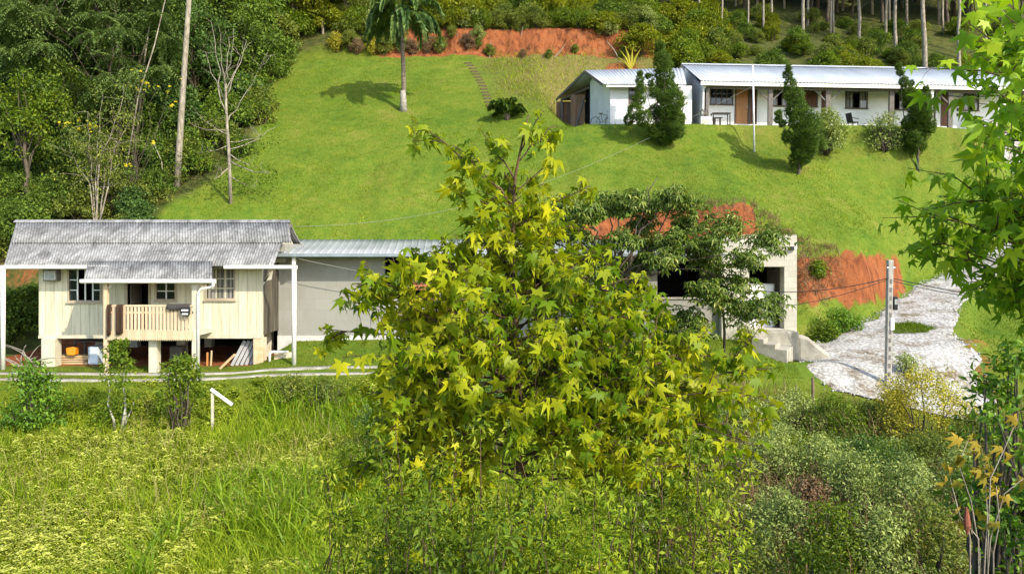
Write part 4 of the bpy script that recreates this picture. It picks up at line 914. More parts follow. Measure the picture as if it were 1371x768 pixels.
x = ax(1010, 40.3); zg = float(ground(x, 40.3)); xt = ax(1008, 40.3)
tag(MB().tube([(x, 40.3, zg - .3), (xt, 40.3, az(88, 40.3))], [.055, .045], 8).build('white_mast', M['white'], smooth=True, loc=(x, 40.3, zg)), 'tall thin white mast on the lawn before the light wooden door', 'mast')
x, y = ax(1088, 22.5), 22.5; z = float(ground(x, y))
tag(MB().tube([(x, y, z - .2), (x + .01, y, az(525, y)), (x, y, az(505, y))], [.05, .048, .04], 7).build('fence_post', M['postwood'], loc=(x, y, z)), 'short weathered wooden fence post at the edge of the gravel', 'fence post')
x = ax(1065, 22.6); tag(MB().tube([(x, 22.6, float(ground(x, 22.6)) - .1), (x + .02, 22.6, az(514, 22.6))], .018, 6).build('thin_stake', M['postwood'], loc=(x, 22.6, float(ground(x, 22.6)))), 'thin stake left of the wooden fence post', 'stake')
x, y = ax(284.5, 20.7), 20.7; z = float(ground(x, y))
t = thing('garden_marker', (x, y, z), 'white stake with a slanting white arm standing in the meadow', 'marker')
mb = MB(); mb.box(x - .03, x + .03, y - .03, y + .03, z - .1, az(520, y)); mb.build('stake', M['pale'], t)
mb = MB(); mb.bar((x - .03, y - .045, az(520, y)), (ax(312, y), y - .05, az(541, y)), .03, .085, up=(0, 0, 1)); mb.build('arm', M['white'], t)
stepwood = mat_plain('step_wood', (.10,.075,.04), .9)
sp = [hit(a, b) for a, b in ((627, 85), (659, 141))]
for i in range(15):
    f = i / 14; p = sp[0] * (1 - f) + sp[1] * f; p = np.array([p[0] + .15 * math.sin(f * 4), p[1], float(ground(p[0], p[1]))])
    b = MB(); b.box(p[0] - .26, p[0] + .26, p[1] - .14, p[1] + .05, p[2] - .1, p[2] + .05)
    tag(b.build('lawn_step', stepwood, loc=tuple(p), bevel=.01), 'dark wooden step of the narrow stair climbing the lawn', 'step', 'wooden steps climbing the lawn')
# ================================================================ FOLIAGE MATERIALS
FM = {}
FM['gum'] = mat_leaf('sweetgum_leaf', [(.0,(.040,.080,.004)),(.25,(.085,.135,.005)),(.48,(.165,.195,.006)),(.70,(.235,.245,.008)),(.81,(.36,.34,.012)),(.92,(.60,.48,.02)),(1.0,(.55,.28,.03))], .42, .45, .16, clump=2.0, cl_amt=.5, k=1.75)
FM['gumr'] = mat_leaf('sweetgum_leaf_fresh', [(.0,(.045,.090,.006)),(.4,(.090,.165,.008)),(.75,(.16,.23,.010)),(.93,(.26,.30,.015)),(.97,(.50,.40,.02)),(1.0,(.50,.28,.03))], .45, .42, .18, clump=1.4, cl_amt=.35, k=2.1)
FM['mid'] = mat_leaf('compound_leaf', [(.0,(.030,.058,.010)),(.5,(.070,.110,.018)),(.82,(.15,.18,.04)),(1,(.34,.34,.14))], .3, .42, .25, k=1.85)
FM['dark'] = mat_leaf('dark_leaf', [(.0,(.016,.028,.005)),(.5,(.038,.062,.009)),(.85,(.075,.105,.013)),(1,(.13,.16,.02))], .28, .55, .14, clump=.5, k=2.7)
FM['deep'] = mat_leaf('deep_leaf', [(.0,(.013,.027,.007)),(.5,(.030,.055,.013)),(.85,(.058,.092,.020)),(1,(.10,.14,.035))], .28, .55, .14, clump=.5, k=2.7)
FM['feath'] = mat_leaf('feather_leaf', [(.0,(.030,.050,.014)),(.5,(.060,.090,.026)),(.85,(.10,.14,.04)),(1,(.16,.19,.06))], .3, .55, .12, clump=.4, k=2.1)
FM['olive'] = mat_leaf('olive_leaf', [(.0,(.030,.045,.010)),(.5,(.065,.085,.014)),(.85,(.12,.13,.02)),(1,(.19,.18,.04))], .3, .5, .2, clump=.6, k=2.4)
FM['yellow'] = mat_leaf('yellow_green_leaf', [(.0,(.060,.085,.006)),(.4,(.125,.160,.008)),(.75,(.22,.235,.012)),(1,(.30,.29,.03))], .35, .5, .2, clump=.45, cl_amt=.55, k=1.25)
FM['lime'] = mat_leaf('lime_leaf', [(.0,(.045,.080,.008)),(.45,(.085,.135,.010)),(.8,(.15,.19,.014)),(1,(.24,.25,.03))], .35, .5, .2, clump=.6, k=1.45)
FM['grey'] = mat_leaf('grey_green_leaf', [(.0,(.045,.062,.016)),(.45,(.095,.120,.034)),(.8,(.17,.195,.06)),(1,(.34,.35,.14))], .28, .6, .1, clump=1.2, k=2.6)
FM['gold'] = mat_leaf('golden_leaf', [(.0,(.10,.105,.012)),(.45,(.20,.19,.02)),(.8,(.34,.29,.04)),(1,(.50,.43,.09))], .3, .6, .1, clump=1.2, k=1.8)
FM['rust'] = mat_leaf('rusty_stems', [(.0,(.09,.05,.03)),(.5,(.16,.10,.055)),(1,(.26,.19,.11))], .2, .7, .1, clump=1.2, k=1.3)
FM['juniper'] = mat_leaf('juniper_leaf', [(.0,(.012,.024,.004)),(.5,(.028,.050,.007)),(.85,(.056,.085,.011)),(1,(.10,.13,.018))], .15, .6, .1, clump=1.3, k=2.4)
FM['palm'] = mat_leaf('palm_leaf', [(.0,(.020,.045,.012)),(.5,(.045,.080,.018)),(1,(.10,.13,.03))], .25, .4, .35, k=2.7)
FM['glossy'] = mat_leaf('glossy_leaf', [(.0,(.020,.045,.005)),(.5,(.045,.090,.008)),(.9,(.10,.155,.012)),(1,(.2,.2,.03))], .3, .38, .22, k=2.5)
FM['blade'] = mat_leaf('grass_blade', [(.0,(.070,.105,.008)),(.4,(.120,.170,.010)),(.75,(.20,.235,.016)),(1,(.36,.33,.07))], .4, .6, .1, clump=.30, cl_amt=.5, k=1.85)
FM['lush'] = mat_leaf('lush_blade', [(.0,(.060,.110,.006)),(.5,(.115,.185,.008)),(1,(.21,.27,.015))], .45, .45, .25, clump=.4, k=1.6)
FM['weed'] = mat_leaf('weed_leaf', [(.0,(.055,.095,.008)),(.4,(.105,.150,.010)),(.75,(.19,.22,.02)),(1,(.36,.36,.09))], .35, .55, .1, clump=.30, cl_amt=.5, k=1.85)
FM['pweed'] = mat_leaf('pale_weed', [(.0,(.14,.17,.02)),(.5,(.26,.28,.045)),(1,(.44,.43,.12))], .3, .6, .1, clump=.5, k=1.75)
FM['lawnb'] = mat_leaf('lawn_blade', [(.0,(.085,.145,.010)),(.5,(.13,.19,.014)),(1,(.20,.215,.028))], .4, .7, .05, clump=.22, cl_amt=.6, k=1.02)
FM['straw'] = mat_leaf('straw_stem', [(0,(.22,.19,.07)),(.5,(.36,.31,.12)),(1,(.50,.44,.20))], .3, .7, .1)
FM['yflower'] = mat_leaf('yellow_petals', [(0,(.55,.46,.02)),(1,(.70,.58,.04))], .3, .6, .2)
FM['wilt'] = mat_leaf('wilted_leaf', [(0,(.12,.14,.02)),(.4,(.26,.22,.03)),(.7,(.40,.28,.04)),(.85,(.50,.36,.05)),(1,(.22,.11,.04))], .3, .65, .1)
B_ = {}
B_['pale'] = mat_noisy('pale_bark', (.17,.145,.105), (.36,.32,.25), 5, .9, .5, stretch=(2,2,.6)); B_['brown'] = mat_noisy('brown_bark', (.055,.045,.032), (.13,.105,.075), 6, .9, .6, stretch=(2,2,.5))
B_['twig'] = mat_noisy('twig_bark', (.06,.038,.02), (.12,.075,.04), 12, .8, .3); B_['palm'] = mat_noisy('palm_bark', (.10,.08,.055), (.22,.185,.14), 4, .9, .6, stretch=(1,1,5))
B_['white'] = mat_noisy('whitewashed_bark', (.34,.32,.27), (.50,.48,.42), 4, .9, .4); B_['dry'] = mat_noisy('dry_stem', (.20,.16,.12), (.38,.33,.26), 8, .9, .4)

T_star = [star_leaf(.2, .15), star_leaf(.45, .28), star_leaf(.85, .38), star_leaf(.6, -.12), star_leaf(1.15, .5), star_leaf(.95, -.2)]
T_oval = [oval_leaf(.42, .2), oval_leaf(.5, .4, .16)]
T_quad = [quad_leaf(.55, .15), quad_leaf(.42, .35)]
T_pal = [palmate(6), palmate(5, .3)]
T_pin = [pinnate(8, .07, .5, .32), pinnate(9, .06, .8, .28)]
T_tuft = [tuft(6), tuft(7, .2)]

def limb(mb, a, b, r0, r1, n=6, sag=.0, wob=.03, k=6, r=None):
    r = r or random
    a = np.array(a, float); b = np.array(b, float); l = np.linalg.norm(b - a); pts = []
    for i in range(n + 1):
        t = i / n; p = a + (b - a) * t + np.array([r.uniform(-1, 1), r.uniform(-1, 1), r.uniform(-.5, .5)]) * wob * l * (0 if i in (0, n) else 1)
        p[2] += sag * l * 4 * t * (1 - t); pts.append(p)
    mb.tube(pts, np.linspace(r0, r1, n + 1), k); return np.array(pts)

def leaf_mesh(name, ts, pos, Rm, s, mat, parent):
    V, Fc = inst_multi(ts, pos, Rm, s); return mesh_np(V, Fc, name, mat, parent)

def broad_tree(name, label, group, loc, h, rx, rz, cz, nl, per, leaf, ts, lm, bm, seed, lean=(0, 0), r0=.14, rad=.9, cat='tree', squash=.7, droop=.35, vis=True):
    """trunk with limbs to clump centres spread through an uneven crown; h: full height, cz: crown centre height"""
    r = random.Random(seed); t = thing(name, loc, label, cat, group)
    base = np.array(loc, float); top = base + np.array([lean[0], lean[1], cz])
    mb = MB(); tr = limb(mb, base - np.array([0, 0, .3]), top, r0, r0 * .45, 7, 0, .02, 8, r)
    cs = []; rs = []
    for i in range(nl):
        for _ in range(30):
            d = np.array([r.gauss(0, 1), r.gauss(0, 1), r.gauss(0, 1)]); d /= np.linalg.norm(d); q = r.random() ** .45
            p = d * q * np.array([rx, rx, rz]); 
            if p[2] > -rz * .75: break
        c = top + p; cs.append(c); rs.append(rad * r.uniform(.6, 1.25))
        if i % 2 == 0:
            j = tr[r.randint(3, 7)]; limb(mb, j, c, r0 * .28, r0 * .06, 4, .08, .05, 5, r)
    mb.build('trunk', bm, t, smooth=True)
    pos, Rm = clumps(cs, rs, per, squash, droop=droop)
    leaf_mesh('crown', ts, pos, Rm, leaf * (.6 + .8 * rng.random(len(pos))), lm, t)
    return t
def bush(name, label, group, loc, rx, rz, nl, per, leaf, ts, lm, bm, seed, rad=.4, cat='bush', tall=0.0, squash=.8, stems=6, fuzz=.15):
    r = random.Random(seed); t = thing(name, loc, label, cat, group); base = np.array(loc, float); mb = MB(); cs = []; rs = []
    for i in range(nl):
        a = r.random() * 6.283; q = math.sqrt(r.random()); zz = r.random() ** .75
        prof = math.sqrt(max(0.03, 1 - (zz * .98) ** 2.2)) if tall == 0 else (1 - zz * .72) * (.45 + .55 * min(1, zz * 4))
        c = base + np.array([math.cos(a) * q * rx * prof, math.sin(a) * q * rx * prof, (.12 + .88 * zz) * rz]); cs.append(c); rs.append(rad * r.uniform(.55, 1.3) * (1 - .35 * zz * (tall > 0)))
        if i < stems * 2: limb(mb, base + np.array([math.cos(a) * .08, math.sin(a) * .08, -.1]), c, .022 + .01 * rz, .006, 4, .05, .05, 4, r)
    mb.build('stem', bm, t, smooth=True)
    pos, Rm = clumps(cs, rs, per, squash, droop=.05, up=.6)
    leaf_mesh('foliage', ts, pos, Rm, leaf * (.55 + .9 * rng.random(len(pos))), lm, t)
    return t
def clone(src, loc, rz=0, sc=1.0, label=None, group=None, mats=None, name=None, sz=None):
    c = copy_tree(src); c.location = Vector([float(v) for v in loc]); c.rotation_euler = (0, 0, rz); c.scale = (sc, sc, sz or sc)
    if name: c.name = name
    if label: c['label'] = label
    if group: c['group'] = group
    if mats:
        for ch in c.children:
            k = 'crown' if ch.name.split('.')[0] in ('crown', 'foliage') else 'wood'
            if k in mats and mats[k] is not None:
                ch.material_slots[0].link = 'OBJECT'; ch.material_slots[0].material = mats[k]
    return c

# ================================================================ FOREGROUND SWEETGUM
YS = 4.6
def sweetgum(name, label, base, leader, branches, spec, lm, lsize, seed, dens=1.0, star=None):
    r = random.Random(seed); rr = np.random.default_rng(seed); t = thing(name, base, label, 'tree')
    mb = MB(); tw = MB(); P = np.array(leader, float); mb.tube(P, np.linspace(spec[0], spec[1], len(P)), 8)
    lp = []; lf = []; ln = []; 
    def leaves_along(pts, start, step, side):
        pts = np.array(pts); seg = np.linalg.norm(np.diff(pts, axis=0), axis=1); cum = np.r_[0, np.cumsum(seg)]; d = start * cum[-1]
        while d < cum[-1]:
            i = min(len(seg) - 1, np.searchsorted(cum, d, side='right') - 1); u = (d - cum[i]) / seg[i]; p = pts[i] * (1 - u) + pts[i+1] * u
            tang = (pts[i+1] - pts[i]) / seg[i]
            out = rr.normal(size=3); out -= out.dot(tang) * tang; out /= np.linalg.norm(out); out = out * .85 + tang * .45 + np.array([0, 0, .12])
            pl = lsize * r.uniform(.45, .85); q = p + out / np.linalg.norm(out) * pl; q[2] -= pl * .25
            mid = (p + q) / 2 + np.array([0, 0, pl * .12]); tw.tube([p, mid, q], [.0016, .0013, .001], 3, cap=False)
            f = out * .5 + rr.normal(size=3) * .45 + np.array([0, 0, -r.uniform(.3, 1.5)])
            n = np.array([0, 0, .75]) + out * .75 + rr.normal(size=3) * .45
            lp.append(q); lf.append(f); ln.append(n); d += step * r.uniform(.6, 1.5) / (dens * (1 if q[2] < 4.05 or seed != 5 else 1.1))
    for (s0, tip, rad, sub) in branches:
        a = np.array(s0); b = np.array(tip); pts = limb(tw, a, b, rad, .0022, 6, .05, .04, 5, r)
        leaves_along(pts, .25, .055, 0)
        l = np.linalg.norm(b - a)
        for j in range(sub):
            k = r.randint(2, 5); o = pts[k]; dr = (b - a) / l; perp = rr.normal(size=3); perp -= perp.dot(dr) * dr; perp /= np.linalg.norm(perp)
            e = o + (dr * .6 + perp * .7 + np.array([0, 0, .15])) * l * r.uniform(.22, .45) * (1.15 - k / 8)
            q = limb(tw, o, e, rad * .45, .0016, 4, .03, .05, 4, r); leaves_along(q, .2, .05, 0)
    mb.build('trunk', B_['twig'], t, smooth=True); tw.build('branch', B_['twig'], t, smooth=True)
    lp, lf, ln = np.array(lp), np.array(lf), np.array(ln)
    leaf_mesh('leaves', star or T_star, lp, frames(lf, ln), lsize * (.42 + .95 * rr.random(len(lp)) ** 1.3), lm, t)
    return t, len(lp)
gb = np.array([ax(694, YS), YS, float(ground(0, YS)) - .1])
ld = [gb] + [np.array([ax(px, YS), YS + dy, az(py, YS)]) for px, py, dy in ((693, 900, 0), (694, 760, .02), (696, 640, .0), (694, 520, .03), (690, 430, .02), (688, 350, 0), (687, 290, 0), (690, 235, 0), (700, 185, .01), (708, 152, .02))]
LZ = np.array([p[2] for p in ld]); LP_ = np.array(ld)
def lead_at(z): return np.array([np.interp(z, LZ, LP_[:, k]) for k in range(3)])
rB = random.Random(77); brs = []
for (px, py, dy, z0, sub) in ((551, 160, .15, 4.42, 3), (607, 195, -.2, 4.45, 3), (645, 175, .1, 4.6, 2), (745, 168, .1, 4.72, 3), (728, 148, -.1, 4.78, 2), (668, 215, .25, 4.5, 2), (790, 248, -.15, 4.3, 4), (772, 300, .3, 4.2, 4), (742, 215, .1, 4.5, 2), (620, 320, .1, 4.15, 4), (600, 250, -.1, 4.35, 3),
    (432, 440, .1, 3.35, 8), (490, 385, -.2, 3.45, 8), (520, 420, .3, 3.4, 7), (458, 478, -.35, 3.3, 7), (560, 350, .0, 3.8, 6), (820, 330, .1, 3.85, 6), (870, 370, -.2, 3.7, 7), (900, 420, .2, 3.5, 8), (940, 450, -.1, 3.3, 8), (1046, 492, .1, 3.0, 8), (1000, 520, -.3, 3.0, 9), (1035, 560, .3, 2.85, 7), (985, 590, -.1, 2.8, 8), (930, 560, .4, 2.9, 8), (1005, 470, .4, 3.1, 7),
    (470, 520, .2, 3.05, 6), (500, 560, -.3, 2.95, 6), (560, 600, -.2, 2.75, 6), (440, 640, -.1, 2.85, 3), (700, 735, -1.0, 2.4, 2), (560, 748, -1.0, 2.4, 2), (820, 755, -.9, 2.3, 2), (970, 625, -.3, 2.7, 4)):
    tip = at(px, py, YS + dy); brs.append((lead_at(z0), tip, .004 + .0045 * np.linalg.norm(tip - lead_at(z0)), sub))
for k in range(62):
    z = 2.95 + 1.55 * (k / 61) ** 1.15; a = k * 2.39996; Lr = np.interp(z, [2.7, 3.0, 3.3, 3.6, 3.9, 4.2, 4.6], [1.0, 1.18, 1.12, .88, .56, .32, .17]) * rB.uniform(.65, 1.1)
    s0 = lead_at(z); tip = s0 + np.array([math.cos(a) * Lr, math.sin(a) * Lr * .85, Lr * rB.uniform(.25, .6)]); brs.append((s0, tip, .003 + .005 * Lr, int(3 + 5 * Lr)))
for k in range(26):
    z = 2.75 + .65 * rB.random(); a = rB.random() * 6.283; Lr = rB.uniform(.55, 1.25); s0 = lead_at(z); brs.append((s0, s0 + np.array([math.cos(a) * Lr, -abs(math.sin(a)) * Lr * .6, rB.uniform(-.32, .12)]), .003 + .004 * Lr, 6))
_, ng = sweetgum('sweetgum_tree', 'large young sweetgum in the middle foreground with star shaped green and yellow leaves', gb, ld, brs, (.03, .0035), FM['gum'], .069, 5, dens=2.25)

# right sweetgum: trunk outside the frame, boughs reaching in
YT = 5.4; tb_ = np.array([ax(1545, YT), YT, float(ground(ax(1545, YT), YT)) - .1])
ld2 = [tb_, tb_ + np.array([.05, 0, 2]), tb_ + np.array([0, -.05, 4.2]), tb_ + np.array([-.1, 0, 6.0])]
LP2 = np.array(ld2)
def lead2(z): return np.array([np.interp(z, LP2[:, 2], LP2[:, k]) for k in range(3)])
brs2 = []
for (px, py, Y, z0, sub) in ((1203, 268, 5.5, 3.6, 8), (1215, 225, 5.2, 3.9, 7), (1225, 310, 5.6, 3.5, 8), (1250, 340, 5.3, 3.4, 8), (1285, 365, 5.5, 3.2, 8), (1330, 380, 5.4, 3.1, 8), (1262, 262, 5.7, 3.7, 8), (1300, 300, 5.0, 3.5, 9), (1340, 335, 5.2, 3.4, 8), (1295, 235, 5.5, 3.9, 7), (1335, 255, 5.1, 3.9, 7), (1360, 300, 5.6, 3.6, 8), (1240, 285, 5.0, 3.6, 7), (1315, 350, 5.7, 3.2, 8), (1370, 365, 5.1, 3.2, 7), (1275, 320, 5.9, 3.4, 7)):
    tip = at(px, py, Y); s0 = lead2(z0); brs2.append((s0, tip, .014, sub))
for (px, py, Y, z0, sub) in ((1296, 30, 4.2, 4.9, 5), (1315, 75, 4.0, 4.7, 6), (1345, 20, 4.1, 5.0, 6), (1330, 120, 4.0, 4.5, 6), (1320, 165, 4.1, 4.4, 5), (1350, 150, 3.9, 4.4, 6), (1365, 80, 4.2, 4.7, 6), (1345, 195, 4.0, 4.2, 5), (1310, 190, 4.2, 4.2, 2), (1375, 190, 4.2, 4.2, 5), (1380, 10, 4.0, 5.0, 6)):
    tip = at(px, py, Y); s0 = lead2(z0); brs2.append((s0, tip, .012, sub))
for k in range(26):
    z0 = 2.2 + 3.6 * k / 25; a = -1.5 + 3.0 * ((k * .618) % 1.0); Lr = rB.uniform(.7, 1.5) * (1.1 - .12 * (z0 - 2.2)); s0 = lead2(z0)
    brs2.append((s0, s0 + np.array([math.cos(a) * Lr, math.sin(a) * Lr, Lr * rB.uniform(.1, .5)]), .012, 6))
_, ng2 = sweetgum('sweetgum_tree', 'fresh green sweetgum reaching in from outside the right edge, above the driveway', tb_, ld2, brs2, (.07, .03), FM['gumr'], .100, 9, dens=.85)
print('leaves', ng, ng2)

# ================================================================ MIDDLE TREE WITH PALMATE LEAVES, before the block building
YM = 23.6; mbp = on(812, YM, -.1); t = thing('umbrella_tree', mbp, 'spreading tree with layered drooping palmate leaves in front of the block building', 'tree')
mb = MB(); r = random.Random(4); fork = at(818, 400, YM); limb(mb, mbp, fork, .13, .10, 4, 0, .02, 8, r)
st2 = on(969, 24.2, -.1); mb.tube([st2, at(970, 445, 24.2), at(968, 415, 24.1), at(955, 385, 24)], [.05, .045, .04, .03], 6)
cs, rs = [], []
for (px, py, dy, src) in ((1028, 322, .3, 0), (1000, 345, -.4, 0), (985, 378, .2, 0), (1022, 408, -.3, 1), (995, 415, .3, 1), (960, 400, .1, 1), (945, 388, -.4, 1), (975, 300, .6, 0), (955, 318, -.3, 0), (920, 275, .3, 0), (900, 262, -.5, 0), (875, 275, .8, 0), (845, 268, -.2, 0), (815, 275, .5, 0), (785, 282, -.6, 0), (770, 310, .4, 0), (745, 300, -.2, 0), (720, 320, .5, 0), (935, 335, .7, 0), (905, 318, -.7, 0), (870, 325, .3, 0), (835, 320, -.8, 0), (800, 335, .9, 0), (780, 360, -.4, 0), (850, 355, .6, 0), (890, 345, -1, 0), (920, 300, 1.1, 0), (860, 300, 1.2, 0), (760, 275, .9, 0), (950, 350, .5, 0), (735, 350, .6, 0), (880, 238, .1, 2), (868, 248, .2, 2), (915, 425, .4, 3), (930, 440, -.2, 3), (900, 450, .2, 3), (700, 300, .2, 0), (690, 335, -.3, 0)):
    c = at(px, py, YM + dy)
    if src == 1: limb(mb, at(966, 405, 24.1), c, .025, .008, 4, .06, .05, 5, r)
    elif src == 3: limb(mb, on(912, YM), c, .02, .008, 4, .06, .05, 5, r)
    else: limb(mb, fork + np.array([r.uniform(-.1, .1), 0, r.uniform(-.3, .3)]), c, .05, .012, 6, .12, .05, 5, r)
    if src == 2: continue
    cs.append(c); rs.append(r.uniform(.38, .62) if src != 2 else .2)
mb.build('trunk', B_['brown'], t, smooth=True)
cs = np.array(cs); rs = np.array(rs)
ci = np.repeat(np.arange(len(cs)), 150); m = len(ci); d = rdir(m); d[:, 2] *= .6; pos = cs[ci] + d * (rs[ci] * (.3 + 1.2 * rng.random(m)))[:, None]
fw = d * np.array([1, 1, .2]) + rdir(m) * .5 + np.array([0, 0, -.25]); nr = np.array([0, 0, 1.]) + rdir(m) * .35 + d * .3
leaf_mesh('crown', T_pal, pos, frames(fw, nr), .185 * (.55 + .8 * rng.random(m)), FM['mid'], t)

# ================================================================ JUNIPERS
def juniper(blobs, base, Y, label, seed, extra=None):
    b = on(*base); t = thing('twisted_juniper', b, label, 'conifer', 'twisted junipers before the white row building'); r = random.Random(seed)
    mb = MB(); top = blobs[len(blobs) // 3]; ctr = [np.array([ax(q[0], Y), Y, az(q[1], Y)]) for q in blobs]
    limb(mb, b - np.array([0, 0, .2]), np.array([ax(top[0], Y), Y, az(top[1] + 50, Y)]), .10, .05, 6, 0, .02, 7, r)
    for c in ctr[1::2]: limb(mb, np.array([ax(top[0], Y), Y, min(c[2], az(base_py(base, Y) - 25, Y))]), c, .035, .01, 4, -.05, .05, 4, r)
    mb.build('trunk', B_['brown'], t, smooth=True)
    P, S, FW, NR = [], [], [], []
    for (q, c) in zip(blobs, ctr):
        rad = (q[2] * .8 + 1.8) / 1000 * Y; k = int(110 + 2300 * rad * rad); d = rdir(k); 
        c = c + np.array([0, r.uniform(-.9, .9) * rad, 0])
        lob = 1 + .75 * (vnoise(d[:, 0] * 3.2 + seed, d[:, 2] * 3.2 + d[:, 1] * 2.6, seed + len(P)) - .45)
        off = d * (rad * lob * (.55 + .45 * rng.random(k) ** .5))[:, None]; off[:, 2] *= 1.15
        P.append(c + off); FW.append(d * .65 + np.array([-.12, 0, .95]) + rdir(k) * .35); NR.append(d + rdir(k) * .4); S.append(np.full(k, min(.19, .10 + rad * .12)))
    P = np.concatenate(P); m = len(P)
    leaf_mesh('crown', T_tuft, P, frames(np.concatenate(FW), np.concatenate(NR)), np.concatenate(S) * (.6 + .8 * rng.random(m)), FM['juniper'], t)
    return t
def base_py(base, Y): return HOR + (CAMZ - on(*base)[2]) / Y * F
juniper([(884,60,4),(885,70,7),(887,84,11),(890,101,13),(894,120,16),(898,140,18),(897,160,20),(892,178,16),(857,99,2),(857,108,4),(857,120,6),(855,135,8),(849,150,10),(861,161,10),(872,112,3),(875,124,5),(868,102,2),(904,178,10),(909,158,10),(876,176,9),(878,148,8),(842,160,6)], (895, 39.5), 39.5, 'broad twisted juniper with two spires in front of the gap between the white buildings', 3)
juniper([(1055,92,2),(1056,100,5),(1060,114,8),(1064,130,11),(1066,147,14),(1070,165,17),(1075,183,19),(1074,201,17),(1085,176,15),(1069,215,9),(1092,192,10),(1041,153,3),(1043,160,3),(1048,166,3),(1053,185,7),(1080,210,8)], (1070, 38.0), 38.0, 'slender twisted juniper beside the round grey shrub below the veranda', 7)
juniper([(1203,90,2),(1205,98,3.5),(1209,110,5),(1214,121,7),(1220,134,11),(1229,148,15),(1235,162,15),(1232,177,16),(1228,192,13),(1217,137,5),(1221,112,2),(1221,122,3),(1217,165,7),(1239,120,2),(1238,132,4),(1243,170,8),(1222,186,9)], (1229, 40.1), 40.1, 'juniper with a long bent tip leaning left by the white veranda post', 12)

# ================================================================ PALM, CYCAD
bp = hit(540, 148, 40, 55); t = thing('queen_palm', bp, 'tall palm with drooping feathery fronds standing alone on the upper lawn', 'palm')
tp = np.array([ax(539, bp[1]), bp[1], az(28, bp[1])]); mb = MB(); zz = np.linspace(0, 1, 40)
mb.tube([bp + (tp - bp) * q + np.array([.04 * math.sin(q * 5), 0, -.2 * (q == 0)]) for q in zz], [(.24 - .09 * min(1, q * 5) - .03 * q) * (1 + .05 * (i % 3 == 0)) for i, q in enumerate(zz)], 12); mb.build('trunk', B_['palm'], t, smooth=True)
b = MB(); b.tube([bp - np.array([0, 0, .2]), bp + (tp - bp) * .12, bp + (tp - bp) * .22], [.275, .205, .17], 12); b.build('trunk_base', mat_noisy('pale_palm_base', (.22,.20,.16), (.36,.34,.29), 6, .9, .4), t, smooth=True)
leafl = xf(quad_leaf(.06, .5), 0, 1)
def frond(root, org, azm, L0, rise, drop, mat, ll, seed, nlf=52, rr0=.025):
    r = np.random.default_rng(seed); n = 16; tt = np.linspace(0, 1, n); hz = L0 * (tt - .28 * tt ** 2.5); ht = rise * np.sin(tt * 1.9) - drop * tt ** 2.3
    d = np.array([math.cos(azm), math.sin(azm), 0]); P = org + d * hz[:, None] + np.array([0, 0, 1.]) * ht[:, None]
    mb = MB(); mb.tube(P, np.linspace(rr0, .006, n), 5); V0 = np.array(mb.v); F0 = np.concatenate([[(f[0], f[1], f[2]), (f[0], f[2], f[3])] for f in mb.f if len(f) == 4])
    u = np.repeat(np.linspace(.14, .99, nlf), 2); sg = np.tile([-1., 1], nlf); p = np.stack([np.interp(u, tt, P[:, k]) for k in range(3)], 1)
    T = np.gradient(P, axis=0); tg = np.stack([np.interp(u, tt, T[:, k]) for k in range(3)], 1); tg /= np.linalg.norm(tg, axis=1)[:, None]
    sd = np.cross(tg, [0, 0, 1.]); sd /= np.linalg.norm(sd, axis=1)[:, None] + 1e-6
    fw = sd * sg[:, None] * .8 + tg * .55 + np.array([0, 0, -.75]) * r.uniform(.05, .8, len(u))[:, None] + r.normal(size=p.shape) * .12
    nr = np.array([0, 0, 1.]) + r.normal(size=p.shape) * .3
    V1, F1 = inst(leafl, p, frames(fw, nr), ll * (np.sin(u * 2.6 + .35) * .75 + .25) * r.uniform(.8, 1.15, len(u)))
    V, Fc = combine([(V0, F0), (V1, F1)]); mesh_np(V, Fc, 'frond', mat, root)
for i in range(26):
    frond(t, tp, i * 2.39996, random.uniform(2.9, 3.7), random.uniform(.7, 2.1) - .5 * (i % 3 == 0), random.uniform(1.4, 2.9), FM['palm'], .62, i, 70)
cy = hit(679, 160, 40, 60); cy[2] += .0; t = thing('cycad', cy, 'low dark rosette of stiff fronds on the lawn beside the white outbuilding', 'cycad')
MB().tube([cy - np.array([0, 0, .1]), cy + np.array([0, 0, .35])], [.2, .16], 10).build('trunk', B_['brown'], t, smooth=True)
for i in range(18): frond(t, cy + np.array([0, 0, .35]), i * 2.39996, random.uniform(1.4, 1.8), random.uniform(.45, 1.0), random.uniform(.2, .7), FM['juniper'], .34, 100 + i, 34, .015)

# ================================================================ FOREST ON THE LEFT
G_L = 'trees of the wood left of the lawn'
def px_tree(px, py, y0=28, y1=80): return hit(px, py, y0, y1)
p = on(147, 38.5); ft = thing('feathery_tree', p, 'tall dark tree with drooping feathery leaf sprays and pale branches at far left', 'tree')
mb = MB(); r = random.Random(2); cs = []; Yt = 38.5
tr = limb(mb, p - np.array([0, 0, .3]), at(160, 170, Yt), .20, .15, 6, 0, .015, 8, r); f1 = at(160, 170, Yt)
a1 = limb(mb, f1, at(140, 20, Yt), .10, .05, 6, 0, .03, 7, r); a2 = limb(mb, f1, at(195, 60, Yt + .4), .10, .04, 6, .03, .03, 7, r); a3 = limb(mb, f1, at(150, -120, Yt + .5), .09, .04, 6, 0, .03, 7, r)
for k in range(125):
    px, py = r.uniform(-20, 230), r.uniform(-150, 215); 
    if py > 75 + 130 * (1 - abs(px - 115) / 125): continue
    c = at(px, py, Yt + r.uniform(-2.2, 2.2)); cs.append(c); s0 = (a1, a2, a3)[k % 3][r.randint(1, 6)]
    if k % 5 == 0: limb(mb, s0, c, .022, .006, 4, .08, .05, 5, r)
mb.build('trunk', B_['brown'], ft, smooth=True)
cs = np.array(cs); ci = np.repeat(np.arange(len(cs)), 36); m = len(ci); d = rdir(m); d[:, 2] = np.abs(d[:, 2]) * .5; pos = cs[ci] + d * .55 * rng.random(m)[:, None]
